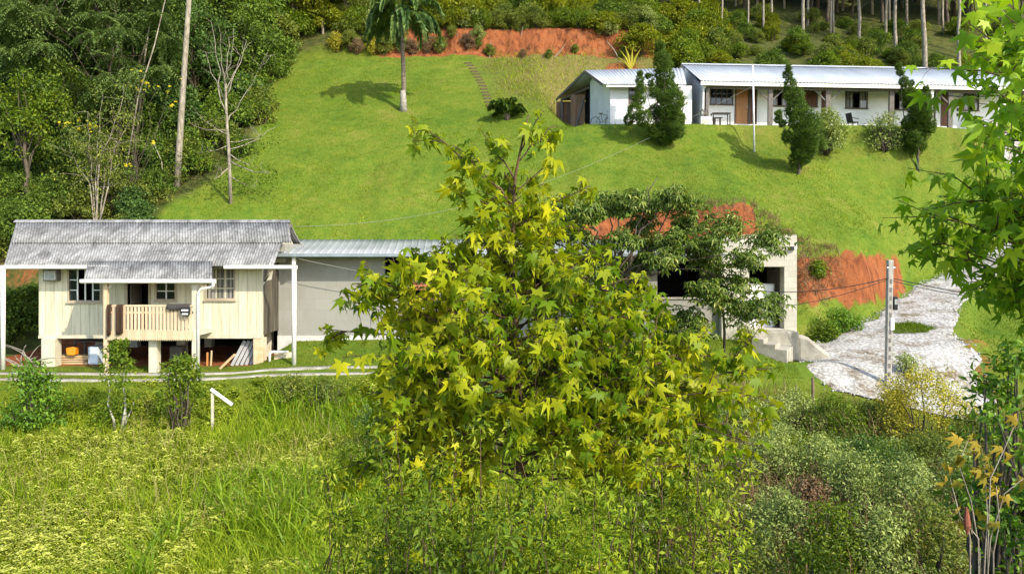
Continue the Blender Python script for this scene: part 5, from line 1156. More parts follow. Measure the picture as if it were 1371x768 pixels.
leaf_mesh('crown', T_pin, pos, frames(d + rdir(m) * .25 + np.array([0, 0, -.35]), np.array([0, 0, 1.]) + rdir(m) * .3), .95 * (.6 + .6 * rng.random(m)), FM['feath'], ft)
lt = broad_tree('light_green_tree', 'yellow green leafy tree at the left edge in front of the dark wood', None, on(38, 36.0), 7, 1.7, 2.3, 4.4, 46, 120, .15, T_quad, FM['lime'], B_['brown'], 5, (-.2, 0), .13, .55)
def leaning(name, label, base, Yb, pts, rads, bm, group=None):
    b = on(base, Yb, -.2); t = thing(name, b, label, 'tree', group); mb = MB(); mb.tube([b] + [np.array(at(px, py, Yb + dy)) for px, py, dy in pts], rads, 8); return t, mb, b
t, mb, b = leaning('bare_trunk_tree', 'tall bare pale trunk leaning slightly right at the lawn edge', 236, 37.2, ((240, 200, 0), (247, 90, .1), (253, 0, .2), (258, -120, .3), (262, -260, .4)), [.19, .16, .14, .125, .11, .07], None)
mb.build('trunk', B_['pale'], t, smooth=True)
top = at(262, -280, 37.6); pos, Rm = clumps(top + rdir(14) * 1.4, .7, 120); leaf_mesh('crown', T_quad, pos, Rm, .18 * (.6 + .8 * rng.random(len(pos))), FM['dark'], t)
for (bx, Yb, pts, rads, lab) in ((160, 36.4, ((185, 130, .2), (207, 60, .4), (226, -20, .6), (240, -90, .7)), [.04, .035, .03, .025, .015], 'thin pale stem leaning right through the yellow flowered thicket'), (178, 39, ((192, 90, .2), (205, 0, .3), (212, -80, .3)), [.05, .045, .035, .02], 'thin pale stem almost upright behind the leaning one'), (222, 36.8, ((216, 215, .1), (205, 190, .1)), [.035, .03, .012], 'short pale crooked stem beside the bare leaning trunk')):
    t, mb, b = leaning('thin_stem_tree', lab, bx, Yb, pts, rads, None)
    tp2 = at(pts[-1][0], pts[-1][1], Yb + .3); mb.build('trunk', B_['pale'], t, smooth=True); pos, Rm = clumps(tp2 + rdir(5) * .5, .4, 60); leaf_mesh('crown', T_quad, pos, Rm, .13 * (.6 + .8 * rng.random(len(pos))), FM['dark'], t)
# bare whitish tree
b = on(309, 36.0, -.2); Yb = 36.0; t = thing('bare_branch_tree', b, 'whitish tree with bare upswept branches standing on the lawn edge', 'tree'); mb = MB(); r = random.Random(21)
tr = mb.tube([b, at(307, 215, Yb), at(303, 150, Yb), at(302, 110, Yb)], [.09, .08, .065, .05], 8)
for (s, e) in (((302, 120), (296, 45)), ((302, 112), (313, 48)), ((302, 130), (330, 55)), ((303, 140), (275, 70)), ((303, 120), (322, 75)), ((303, 150), (283, 30)), ((304, 165), (345, 95)), ((345, 95), (358, 70)), ((304, 180), (262, 150)), ((305, 195), (262, 205)), ((305, 190), (350, 180)), ((306, 205), (345, 225)), ((306, 215), (362, 232)), ((302, 115), (306, 50)), ((306, 225), (285, 240)), ((307, 235), (340, 250)), ((305, 175), (255, 165)), ((306, 200), (370, 170))):
    q = limb(mb, at(s[0], s[1], Yb), at(e[0], e[1], Yb + r.uniform(-1, 1)), .035, .007, 6, -.06, .035, 5, r)
    for _ in range(4): k = r.randint(2, 6); limb(mb, q[k], q[k] + np.array([r.uniform(-.5, .5), r.uniform(-.4, .4), r.uniform(.05, .6)]), .011, .004, 3, 0, .08, 4, r)
mb.build('trunk', B_['pale'], t, smooth=True)
pos, Rm = clumps([at(r.uniform(265, 365), r.uniform(95, 255), Yb + r.uniform(-.8, 1)) for _ in range(30)], .5, 46); leaf_mesh('crown', T_quad, pos, Rm, .14 * (.6 + .8 * rng.random(len(pos))), FM['lime'], t)
# pale multi-stem tree behind the roof with fine leaves
b = on(130, 34.5, -.2); Yb = 34.5; t = thing('multi_stem_tree', b, 'slender pale multi-stemmed tree with fine leaves just behind the grey roof', 'tree'); mb = MB(); r = random.Random(31); cs = []
for (e1, e2) in (((133, 220), (165, 130)), ((122, 235), (118, 150)), ((140, 225), (170, 170)), ((128, 240), (138, 130)), ((145, 250), (152, 205)), ((120, 245), (95, 205))):
    m1 = at(e1[0], e1[1], Yb + r.uniform(-.3, .3)); m2 = at(e2[0], e2[1], Yb + r.uniform(-.6, .6)); limb(mb, b, m1, .045, .028, 4, 0, .02, 6, r); q = limb(mb, m1, m2, .028, .008, 5, 0, .03, 5, r)
    for _ in range(13): k = r.randint(0, 5); c = q[k] + np.array([r.uniform(-1, 1), r.uniform(-.8, .8), r.uniform(-.3, .8)]); limb(mb, q[k], c, .012, .004, 3, .05, .05, 4, r); cs.append(c)
mb.build('trunk', B_['pale'], t, smooth=True); pos, Rm = clumps(cs, .45, 60); leaf_mesh('crown', T_quad, pos, Rm, .10 * (.6 + .8 * rng.random(len(pos))), FM['olive'], t)

# tree kinds to copy
K = {}
P0 = (0, 0, -40.0)   # prototypes are moved to their first place below
K['darkA'] = broad_tree('forest_tree', 'x', G_L, P0, 9, 2.6, 3.0, 6.0, 70, 110, .24, T_quad, FM['dark'], B_['brown'], 41, r0=.16, rad=.85)
K['darkB'] = broad_tree('forest_tree', 'x', G_L, P0, 8, 2.2, 2.6, 5.0, 60, 110, .22, T_quad, FM['deep'], B_['brown'], 42, (.5, .2), .14, .75)
K['limeA'] = broad_tree('forest_tree', 'x', G_L, P0, 7, 2.2, 2.4, 4.0, 62, 110, .21, T_quad, FM['yellow'], B_['pale'], 43, (.2, 0), .10, .72)
K['bushA'] = bush('thicket_bush', 'x', None, P0, 1.5, 2.0, 44, 105, .17, T_quad, FM['dark'], B_['brown'], 44, rad=.5)
K['bushB'] = bush('thicket_bush', 'x', None, P0, 1.7, 1.8, 50, 100, .16, T_quad, FM['yellow'], B_['brown'], 45, rad=.46)
K['bushC'] = bush('thicket_bush', 'x', None, P0, 1.3, 2.3, 40, 110, .15, T_quad, FM['olive'], B_['brown'], 46, rad=.45)
first = {}
def put(kind, loc, label, group, rz=None, sc=1.0, crown=None, wood=None, name=None, sz=None):
    rz = random.random() * 6.28 if rz is None else rz; m = {'crown': crown, 'wood': wood}
    loc = np.array(loc, float) + np.array([0, 0, -.1])
    return clone(K[kind], loc, rz, sc, label, group, m, name, sz)
# wood at the left: rows of trees by their foot pixel and distance
LW = [('darkA', 20, 42, 1.1, 'deep'), ('darkB', 75, 44, 1.2, 'dark'), ('darkA', 130, 46, 1.2, 'deep'), ('darkB', 185, 43, 1.1, 'dark'), ('darkA', 215, 46, 1.05, 'dark'), ('darkB', 265, 44, 1.0, 'deep'), ('darkA', 300, 48, 1.1, 'dark'), ('darkB', 335, 47, .9, 'dark'),
      ('darkA', 15, 52, 1.3, 'deep'), ('darkB', 70, 53, 1.3, 'dark'), ('darkA', 120, 55, 1.3, 'dark'), ('darkB', 170, 52, 1.3, 'deep'), ('darkA', 225, 54, 1.2, 'dark'), ('darkB', 275, 55, 1.2, 'dark'), ('darkA', 320, 57, 1.1, 'lime'), ('darkB', 355, 59, 1.0, 'dark'),
      ('darkA', 45, 62, 1.3, 'dark'), ('darkB', 140, 63, 1.3, 'deep'), ('darkA', 200, 64, 1.3, 'dark'), ('darkB', 260, 65, 1.3, 'dark'), ('darkA', 310, 66, 1.2, 'deep'), ('darkA', 360, 68, 1.2, 'dark'), ('limeA', 395, 60.5, 1.0, 'yellow'), ('limeA', 432, 61, 1.15, 'yellow'), ('limeA', 462, 62, .95, 'yellow'), ('darkB', 380, 65, 1.2, 'lime'), ('limeA', 415, 66, 1.2, 'lime'), ('darkA', -40, 45, 1.2, 'dark'), ('darkA', -60, 55, 1.3, 'dark'), ('darkB', 100, 38.5, .8, 'dark'), ('darkB', -15, 39, .8, 'deep')]
for i, (k, px, Y, sc, cm) in enumerate(LW):
    lab = 'yellow green tree beside the palm above the upper lawn' if cm in ('yellow', 'lime') else 'dark leafy tree in the shaded wood left of the lawn'
    put(k, on(px, Y), lab, 'yellow green trees at the top of the lawn' if cm in ('yellow', 'lime') else G_L, sc=sc, crown=FM[cm])
r = random.Random(61)
for i in range(46):
    Y = r.uniform(32.8, 44); lim = np.interp(Y, [33, 36, 41, 48], [200, 232, 300, 345]); px = r.uniform(-60, lim)
    if Y > 38.5 and px > 180 and r.random() < .35: continue
    put(r.choice(['bushA', 'bushC', 'bushA']), on(px, Y), 'dark bush in the undergrowth of the left wood', 'undergrowth bushes of the left wood', sc=r.uniform(.55, 1.0), crown=FM[r.choice(['dark', 'deep', 'dark', 'olive'])], name='thicket_bush')
for (px, Y, s, m) in ((205, 36.5, .7, 'dark'), (225, 38.5, .8, 'deep'), (250, 39.5, .9, 'dark'), (262, 41.5, 1.1, 'deep'), (285, 41, .9, 'olive'), (300, 43, 1.1, 'dark'), (280, 45, 1.2, 'dark'), (318, 46, 1.2, 'deep'), (335, 48, 1.2, 'dark'), (300, 50, 1.3, 'olive'), (345, 52, 1.2, 'dark'), (362, 55, 1.2, 'dark'), (330, 55, 1.4, 'deep'), (372, 58, 1.2, 'olive'), (350, 60, 1.4, 'dark'), (385, 60, 1.2, 'lime'), (232, 37.5, .5, 'olive'), (270, 38.5, .5, 'olive'), (240, 43, 1.3, 'deep'), (200, 41, 1.2, 'dark')):
    put(r.choice(['bushA', 'bushC']), on(px, Y), 'dark bush in the undergrowth of the left wood', 'undergrowth bushes of the left wood', sc=s, crown=FM[m], name='thicket_bush')
put('bushC', on(350, 44.3), 'small dark tree alone at the lawn edge right of the bare tree', None, sc=.9, crown=FM['olive'], name='small_tree')
put('bushA', on(322, 40.2), 'low dark bush just below the small tree at the lawn edge', None, sc=.55, crown=FM['dark'], name='thicket_bush')
for (px, Y, s) in ((24, 30.6, .75), (8, 30.2, .9), (45, 31.5, .5), (-30, 30.5, .9)):
    put('bushA', on(px, Y), 'dark leafy bush in the shade left of the wooden house', 'bushes left of the wooden house', sc=s, crown=FM['dark'], name='shade_bush')
# yellow flower heads in the thicket
fl_p = []
for (px, py, Y, n, sp_) in ((120, 165, 36, 16, 13), (195, 115, 37.5, 14, 15), (185, 95, 38, 5, 8), (232, 137, 38, 3, 6), (170, 222, 35, 4, 5), (90, 165, 36, 5, 8), (205, 190, 36, 3, 5)):
    for _ in range(n): fl_p.append(at(px + r.gauss(0, sp_), py + r.gauss(0, sp_ * .4), Y - 1.2 + r.uniform(-.4, .4)))
fl_p = np.array(fl_p); n = len(fl_p); t = thing('flowering_shrub', on(165, 35.5), 'shrub with scattered bright yellow flower heads in the left wood', 'shrub')
mb = MB(); c0 = on(165, 35.5, -.2)
for q in fl_p[::2]: limb(mb, c0 + np.array([r.uniform(-.6, .6), r.uniform(-.3, .3), 0]), q, .018, .005, 5, .1, .04, 4, r)
mb.build('stem', B_['brown'], t, smooth=True); leaf_mesh('blossoms', [palmate(6, .5)], fl_p, frames(rdir(n) * .5 + np.array([0, -.5, -.2]), np.array([0, -.7, .8]) + rdir(n) * .3), .095 * (.6 + .8 * rng.random(n)), FM['yflower'], t)
pos, Rm = clumps(fl_p[::2] - np.array([0, 0, .25]), .3, 26); leaf_mesh('foliage', T_quad, pos, Rm, .11 * (.6 + .8 * rng.random(len(pos))), FM['dark'], t)

# ================================================================ THICKET ABOVE THE RED CUT AND BEHIND THE WHITE BUILDINGS
r = random.Random(71)
for i in range(150):
    px = r.uniform(395, 1380); Y = r.uniform(59.6, 68)
    x = ax(px, Y)
    if x > 11: Y = r.uniform(54.5, 67); x = ax(px, Y)
    if x > 11 and Y < 55.5: continue
    if px > 960 and Y > 60.5: continue
    yel = vnoise(x * .22, Y * .3, 5) > (.15 if 850 < px < 960 else .42 if px < 1010 else .6)
    k = r.choice(['bushB', 'bushB', 'bushC', 'bushA']) if yel else r.choice(['bushA', 'bushC', 'bushC'])
    m = r.choice(['yellow', 'yellow', 'lime']) if yel else r.choice(['olive', 'dark', 'lime' if px > 700 else 'olive'])
    put(k, (x, Y, float(ground(x, Y))), 'yellow green bush in the thicket above the red earth cut' if yel else 'olive green bush in the thicket uphill of the red earth cut', 'yellow green thicket bushes on the upper slope' if yel else 'olive thicket bushes on the upper slope', sc=r.uniform(.75, 1.25) * (.72 if px > 960 else 1), crown=FM[m], name='thicket_bush')
for i in range(95):
    px = r.uniform(925, 1420); Y = r.uniform(55.5, 69)
    put(r.choice(['bushA', 'bushC', 'bushB']), on(px, Y), 'low bush in the undergrowth below the plantation trunks', 'undergrowth bushes of the upper plantation', sc=r.uniform(.38, .8), crown=FM[r.choice(['olive', 'dark', 'lime', 'olive', 'yellow' if px < 1100 else 'dark'])], name='plantation_bush')
for (px, Y, m, s) in ((468, 58.0, 'olive', .6), (495, 58.3, 'lime', .5), (520, 58.2, 'olive', .5), (560, 58.4, 'rust', .45), (605, 58.2, 'olive', .4), (450, 58.2, 'gold', .6), (480, 59.5, 'lime', .9), (585, 59.3, 'olive', .6), (640, 58.0, 'olive', .35), (770, 57.6, 'olive', .3), (835, 57.4, 'olive', .35), (700, 57.2, 'rust', .3), (735, 56.8, 'olive', .3)):
    put('bushC', on(px, Y), 'low scrubby bush at the foot of the red earth cut', 'scrub along the red earth cut', sc=s, crown=FM[m], name='scrub_bush')
for i in range(44):
    px = 470 + 410 * (i + r.random() * .9) / 44; Y = r.uniform(58.7, 59.5)
    put(r.choice(['bushB', 'bushC']), on(px, Y), 'leafy bush overhanging the top edge of the red earth cut', 'bushes overhanging the red earth cut', sc=r.uniform(.4, .85), crown=FM[r.choice(['lime', 'olive', 'yellow', 'olive', 'grey'])], name='thicket_bush')
for (px, Y, m, s) in ((500, 57.8, 'gold', .55), (512, 57.9, 'olive', .7), (535, 58.0, 'grey', .6), (550, 57.7, 'rust', .5), (575, 57.9, 'rust', .55), (590, 57.8, 'olive', .55), (625, 57.8, 'rust', .5), (640, 58.2, 'grey', .5), (655, 57.6, 'olive', .4), (478, 57.7, 'rust', .5)):
    put('bushC', on(px, Y), 'low scrubby bush at the foot of the red earth cut', 'scrub along the red earth cut', sc=s, crown=FM[m], name='scrub_bush')
# dark trees and pale trunks of the plantation at the upper right
for i in range(46):
    px = r.uniform(900, 1400); Y = r.uniform(68, 84)
    put(r.choice(['darkA', 'darkB']), on(px, Y), 'dark tree deep in the plantation at the upper right', 'dark trees of the upper plantation', sc=r.uniform(1.0, 1.4), crown=FM[r.choice(['dark', 'deep'])], name='plantation_tree')
for i in range(14):
    px = r.uniform(560, 900); Y = r.uniform(68, 74)
    put('darkA', on(px, Y), 'olive tree at the top edge above the yellow thicket', 'olive trees above the thicket', sc=r.uniform(.9, 1.2), crown=FM[r.choice(['olive', 'dark'])], name='hill_tree')
b0 = np.array(P0); tall = thing('tall_trunk_tree', P0, 'x', 'tree', 'tall pale trunks of the plantation'); mb = MB(); rr9 = random.Random(3); limb(mb, b0 - np.array([0, 0, .3]), b0 + np.array([.2, 0, 13.0]), .15, .07, 8, 0, .006, 7, rr9)
cs = [b0 + np.array([rr9.gauss(0, 1.0), rr9.gauss(0, 1.0), 11.2 + rr9.random() * 4]) for _ in range(26)]
for c in cs[::2]: limb(mb, b0 + np.array([.2, 0, min(12.8, c[2] - b0[2] - .6)]), c, .03, .008, 3, 0, .04, 4, rr9)
for q in range(5):
    z = 3 + rr9.random() * 7; limb(mb, b0 + np.array([.05, 0, z]), b0 + np.array([rr9.uniform(-.7, .7), rr9.uniform(-.5, .5), z + .5]), .02, .006, 3, .1, .05, 4, rr9)
mb.build('trunk', B_['pale'], tall, smooth=True); pos, Rm = clumps(cs, .75, 90); leaf_mesh('crown', T_quad, pos, Rm, .22 * (.6 + .8 * rng.random(len(pos))), FM['dark'], tall); K['tall'] = tall
TT = [(936, 66, .75), (966, 64, .6), (1002, 63, .55), (1022, 64, .7), (1034, 66, .7), (1074, 63, 1.05), (1081, 67, .8), (1112, 64, .6), (1116, 66, .7), (1151, 63.5, 1.05), (1185, 66, .9), (1191, 68, .7), (1199, 62, 1.0), (1214, 70, .9), (1236, 65, .75), (1240, 59, 1.35), (1257, 70, .8), (1263, 68, .7), (1285, 57.5, 1.0), (1320, 62, .9), (1345, 60, .9), (1050, 72, .8), (1128, 74, .9), (1168, 73, .9), (1275, 74, .8), (1300, 72, .9), (985, 73, .9), (905, 72, .8), (1208, 76, 1), (818, 63, .6), (760, 70, .7)]
for (px, Y, s) in TT:
    if Y in (57.5,) : lab = 'whitish straight trunk nearest the right end of the pale metal roof'
    elif px == 1240: lab = 'thickest pale trunk of the plantation, with bark patches, rising behind the pale metal roof'
    else: lab = 'tall straight pale trunk in the plantation on the upper slope'
    c = put('tall', on(px, Y), lab, 'tall pale trunks of the plantation', sc=1.0 * (.9 + .3 * r.random()), name='tall_trunk_tree'); c.scale[0] = c.scale[1] = s
    c.rotation_euler[0] = r.uniform(-.02, .02); c.rotation_euler[1] = r.uniform(-.03, .03)
for k in list(K):
    o = K[k]
    for ch in list(o.children): bpy.data.objects.remove(ch)
    bpy.data.objects.remove(o)
# pale dead sticks and a straw-coloured young palm in the red cut
for i, (x0, y0, x1, y1, yy) in enumerate(((742, 78, 757, 59, 57.2), (829, 77, 812, 55, 57.3), (618, 70, 612, 45, 58.2), (692, 70, 700, 36, 58.6), (655, 74, 657, 55, 57.4), (795, 60, 790, 20, 59.2))):
    a = at(x0, y0, yy); a[2] = float(ground(a[0], yy)) - .1; tag(MB().tube([a, at((x0 + x1) / 2 + 1, (y0 + y1) / 2, yy), at(x1, y1, yy - .1)], [.05, .04, .02], 6).build('dead_stick', B_['pale'], loc=tuple(a)), 'pale dead stick standing in the red earth cut', 'stick', 'dead sticks in the red earth cut')
yp = on(845, 56.2); t = thing('young_palm', yp, 'straw coloured young palm fanning up at the foot of the red earth cut', 'palm')
for i, (dx, dz) in enumerate(((-.9, 1.6), (-.5, 1.9), (.1, 1.7), (.75, 1.7), (.5, 1.3), (-1.1, 1.1))):
    b = MB(); mid = yp + np.array([dx * .45, 0, dz * .6]); tip = yp + np.array([dx, -.1, dz]); b.add([yp + np.array([-.03, 0, 0]), yp + np.array([.03, 0, 0]), mid + np.array([.09, 0, 0]), tip, mid + np.array([-.09, 0, .0]), mid + np.array([0, -.05, 0])], [(0,1,5), (1,2,5), (2,3,5), (3,4,5), (4,0,5)]); b.build('frond', FM['gold'], t)

# shrubs before the veranda
bush('round_shrub', 'round grey green shrub between the slender juniper and the veranda wall', None, on(1105, 40.3, -.1), 1.15, 2.35, 56, 70, .13, T_quad, FM['grey'], B_['brown'], 81, rad=.42, stems=14)
bush('open_shrub', 'thin open grey green shrub below the wall between two veranda windows', None, on(1184, 40.6, -.1), .95, 1.9, 42, 40, .12, T_quad, FM['grey'], B_['brown'], 82, rad=.36, stems=20)
def scrub(px, Y, lab, m, rx, rz, n=26, per=60, leaf=.10, name='scrub_bush', rad=.3, ts=None, group=None, seed=None):
    return bush(name, lab, group, on(px, Y, -.08), rx, rz, n, per, leaf, ts or T_quad, FM[m], B_['brown'], seed or int(px * 7 + Y * 3), rad=rad)
scrub(1095, 31.6, 'yellowish little bush on the bank above the bare red earth', 'lime', .4, .6)
scrub(1125, 29.6, 'lush green bush below the red bank left of the driveway', 'glossy', .95, .85, 34, 80, .09)
scrub(1105, 29.3, 'smaller green bush below the red bank next to the steps curb', 'lime', .5, .6)
scrub(1215, 24.8, 'small dark weed bush growing at the gravel edge beside the pole', 'grey', .5, .75, 16, 50, .08)
scrub(1000, 26.4, 'small grey shrub in front of the pale block wall left of the doorway', 'grey', .28, .75, 10, 40, .07)
# ================================================================ MEADOW: grass, weeds (uncountable) and the shrubs in it
def scatter(n, y0, y1, pw, xs=.74, cond=None):
    """points on the ground, thinning with distance as Y**-pw"""
    u = rng.random(n); a = 1 - pw
    Y = (y0 ** (a + 1) + u * (y1 ** (a + 1) - y0 ** (a + 1))) ** (1 / (a + 1)) if abs(a + 1) > 1e-6 else y0 * (y1 / y0) ** u
    X = (rng.random(n) * 2 - 1) * xs * Y; k = np.ones(n, bool) if cond is None else cond(X, Y)
    X, Y = X[k], Y[k]; return np.stack([X, Y, ground(X, Y)], 1)
def blades(name, P, h, w, mat, label, bend=.4, lean=.35, cat='grass', ts=None):
    n = len(P); fw = np.array([0, 0, 1.]) + np.concatenate([rng.normal(size=(n, 2)) * lean, np.zeros((n, 1))], 1); nr = rdir(n); nr[:, 2] = .2
    V, Fc = inst_multi(ts or [blade(w, bend), blade(w * 1.3, bend * 1.5)], P, frames(fw, nr), h); o = mesh_np(V, Fc, name, mat); return tag(o, label, cat, kind='stuff')
notpath = lambda X, Y: ~((np.abs(Y - 23.95) < .28) | (np.abs(Y - 23.3) < .26)) | (X > -4)
def mcond(X, Y): return (road_uv(X, Y) > 1.05) & notpath(X, Y)
P = scatter(205000, 7, 24.6, 1.2, 1.0, mcond); hh = .16 + .32 * fbm(P[:, 0] * .3, P[:, 1] * .3, 41); hh *= np.interp(P[:, 1], [7, 20, 23, 24.6], [1, 1, .45, .25]); blades('meadow_grass', P, hh * (.6 + .8 * rng.random(len(P))), .045, FM['blade'], 'rough yellow green meadow grass in the foreground hollow')
lush = lambda X, Y: (fbm(X * .22 + 3, Y * .22, 6) + .25 * ((X > -6.5) & (X < -2.5) & (Y < 17)) > .62) & mcond(X, Y)
P = scatter(60000, 9, 22, 1.3, .9, lush); blades('tall_grass', P, (.35 + .45 * rng.random(len(P))), .05, FM['lush'], 'bright green long bladed grass in clumps', .55, .45)
W_t = [combine([xf(quad_leaf(.5, .3), R(137.5 * i), .55, (0, 0, .12 * i + .1), pitch=.35) for i in range(7)])]
def weeds(name, n, cond, s, mat, label, pw=1.2, y0=8, y1=23, ts=None):
    P = scatter(n, y0, y1, pw, .92, cond); m = len(P); fw = rdir(m); fw[:, 2] *= .2; nr = np.array([0, 0, 1.]) + rdir(m) * .35
    V, Fc = inst_multi(ts or W_t, P, frames(fw, nr), s * (.5 + rng.random(m))); return tag(mesh_np(V, Fc, name, mat), label, 'weeds', kind='stuff')
weeds('meadow_weeds', 38000, lambda X, Y: (fbm(X * .3, Y * .3, 52) > .47) & mcond(X, Y), .19, FM['weed'], 'low leafy weeds through the meadow')
T_head = [combine([xf(quad_leaf(.6, .2), R(137.5 * i), .24 - .006 * i, (.022 * i ** .8 * math.cos(i * 2.4) * 1.6, .022 * i ** .8 * math.sin(i * 2.4) * 1.6, 1.0 - .02 * i + .06 * (i % 3)), pitch=.5 - .2 * (i % 3)) for i in range(16)] + [xf(quad_leaf(.18, .1), R(137.5 * i), .5, (0, 0, .12 + .13 * i), pitch=.55) for i in range(5)])]
weeds('pale_weeds', 30000, lambda X, Y: (fbm(X * .28 + 9, Y * .33, 12) > .46) & mcond(X, Y) & (X < 1.5), .24, FM['pweed'], 'pale yellow topped weeds in drifts at lower left', 1.3, 8, 20, T_head)
weeds('grey_weeds', 16000, lambda X, Y: (fbm(X * .3 + 2, Y * .33, 15) > .40) & mcond(X, Y) & (X > 2.5), .34, FM['grey'], 'grey green weeds between the shrubs at lower right', 1.3, 8, 22, T_head)
P = scatter(50000, 7.5, 23, 1.2, .95, lambda X, Y: (X > 2.5) & mcond(X, Y) & (fbm(X * .5, Y * .5, 19) > .42)); blades('dry_grass', P, .5 + .75 * rng.random(len(P)) ** 1.5, .014, FM['rust'], 'dry straw coloured grass stems among the lower right shrubs', .25, .22)

P = scatter(6500, 8, 22, 1.2, .78, lambda X, Y: (fbm(X * .4, Y * .4, 29) > .5) & mcond(X, Y)); blades('seed_stems', P, .4 + .5 * rng.random(len(P)), .014, FM['straw'], 'thin straw coloured seed stems standing in the meadow', .25, .25)
# lawn blades
def lawnc(X, Y):
    i = np.clip(np.searchsorted(GX, X) - 1, 0, nx - 1); j = np.clip(np.searchsorted(GY, Y) - 1, 0, ny - 1)
    return (lawn[i, j] > .55) & (soil[i, j] < .35) & (road_uv(X, Y) > 1.0) & ~((X > 3.5) & (Y > 41.4)) & ~((X > -9) & (X < 10.8) & (Y > 27.2) & (Y < 33.2)) & notpath(X, Y) & (X > -20) & ~((X < -8.4) & (Y < 32.5) & (Y > 24.9))
P = scatter(620000, 24, 57.5, 1.0, .75, lawnc); tri = (np.array([(-.14, 0, 0), (.14, 0, 0), (0, 1, -.25)]), np.array([(0, 1, 2)]))
blades('lawn_grass', P, .03 + .055 * rng.random(len(P)) * (.5 + fbm(P[:, 0], P[:, 1], 3)), .1, FM['lawnb'], 'mown lawn grass on the hillside', ts=[tri], lean=.6)
def roughc(X, Y):
    i = np.clip(np.searchsorted(GX, X) - 1, 0, nx - 1); j = np.clip(np.searchsorted(GY, Y) - 1, 0, ny - 1); return (roughg[i, j] > .3 + .3 * rng.random(len(X))) & ~((X > 3.3) & (Y > 41.3) & (Y < 51.5))
P = scatter(60000, 38, 58, 1.0, .62, roughc); blades('rough_grass', P, .15 + .28 * rng.random(len(P)), .07, FM['blade'], 'rough unmown grass on the banks around the white buildings', .4, .5)
P = scatter(30000, 38, 58, 1.0, .62, lambda X, Y: roughc(X, Y) & ((X < 11) | (rng.random(len(X)) < .15))); blades('dry_bank_grass', P, .14 + .25 * rng.random(len(P)), .06, FM['rust'], 'brown dry grass on the banks around the white buildings', .4, .5)
P = scatter(2600, 33, 57, .6, .62, lambda X, Y: lawnc(X, Y) & (fbm(X * .5, Y * .5, 88) > .52)); pp = np.repeat(P, 16, 0) + np.concatenate([rng.normal(size=(len(P) * 16, 2)) * .11, np.zeros((len(P) * 16, 1))], 1); pp[:, 2] = ground(pp[:, 0], pp[:, 1])
blades('lawn_tufts', pp, .08 + .14 * rng.random(len(pp)), .07, FM['blade'], 'coarser grass tufts in the lawn', .5, .6)
scrub_m = steep * sstep(10.2, 11.2, XX) * (1 - sstep(13.2, 14.2, XX)) * (YY < 36)
def bankc(X, Y):
    i = np.clip(np.searchsorted(GX, X) - 1, 0, nx - 1); j = np.clip(np.searchsorted(GY, Y) - 1, 0, ny - 1); return (scrub_m[i, j] > .3) | ((soil[i, j] > .5) & (Y > 32.8) & (X > 7) & (fbm(X * .8, Y * .8, 66) > .5))
P = scatter(120000, 30, 37, .3, .45, bankc); blades('bank_grass', P, .12 + .25 * rng.random(len(P)), .05, FM['rust'], 'dry grass hanging on the red earth bank', .6, .6)
a_ = rng.random(2600) * 6.283; q_ = np.sqrt(rng.random(2600)) * (.6 + .6 * vnoise(np.cos(a_) * 2 + 5, np.sin(a_) * 2 + 5, 3)); X = 15.35 + np.cos(a_) * q_ * .85; Y = 28.9 + np.sin(a_) * q_ * .8
blades('grass_patch', np.stack([X, Y, ground(X, Y) + .03], 1), .08 + .16 * rng.random(len(X)), .08, FM['lawnb'], 'small patch of grass growing in the middle of the driveway', .5, .6)
# stones on the driveway
n = 14000; k = rng.integers(0, len(cx_) - 1, n); u = rng.random(n) * 2 - 1
X = cx_[k] + ty[k] * u * cw_[k] * .95 + rng.normal(size=n) * .05; Y = cy_[k] - tx[k] * u * cw_[k] * .95 + rng.normal(size=n) * .05
kp = (Y < 46) & (fbm(X * 1.4, Y * 1.4, 61) < .62); X, Y = X[kp], Y[kp]; n = len(X)
octa = (np.array([(1,0,0),(0,1,0),(-1,0,0),(0,-1,0),(0,0,.7),(0,0,-.5)]), np.array([(0,1,4),(1,2,4),(2,3,4),(3,0,4),(1,0,5),(2,1,5),(3,2,5),(0,3,5)]))
V, Fc = inst(octa, np.stack([X, Y, ground(X, Y) + .045], 1), frames(rdir(n), rdir(n)), .014 + .04 * rng.random(n) ** 3)
m_st, nt, out = new_mat('stone'); g_ = N(nt, 'ShaderNodeNewGeometry'); rs_ = ramp(nt, [(0, (.20,.19,.17)), (.4, (.36,.355,.34)), (1, (.52,.52,.51))]); L(nt, g_.outputs['Random Per Island'], rs_.inputs[0]); finish(nt, out, rs_.outputs[0], .9)
tag(mesh_np(V, Fc, 'gravel_stones', m_st), 'loose pale stones strewn over the driveway', 'gravel', kind='stuff')

# ---- young trees and shrubs of the meadow
bush('garden_shrub', 'dark leafy young shrub at the left edge of the meadow', None, on(42, 20.4, -.1), .75, 1.95, 40, 70, .105, T_oval, FM['glossy'], B_['brown'], 101, rad=.36, stems=12)
bush('young_sapling', 'young tree with a whitish trunk and thin crown in front of the porch', None, on(158, 20.6, -.1), .72, 2.55, 40, 46, .085, T_oval, FM['lime'], B_['white'], 102, rad=.30, tall=1, stems=2, cat='sapling')
bush('young_sapling', 'leafy young tree right of the whitish sapling before the right porch post', None, on(243, 20.6, -.1), .85, 2.35, 46, 58, .085, T_oval, FM['lime'], B_['brown'], 103, rad=.32, tall=1, stems=8, cat='sapling')
def fb(px, py, Y, lab, m, rx, rz, n=34, per=70, leaf=.07, name='meadow_bush', rad=.3, ts=None, dz=0):
    """a bush whose top shows near pixel row py"""
    b = on(px, Y, -.08); ztop = az(py, Y); return bush(name, lab, None, b, rx, max(.35, ztop - b[2]) if rz is None else rz, n, per, leaf, ts or T_quad, FM[m], B_['brown'], int(px * 3 + Y * 11), rad=rad)
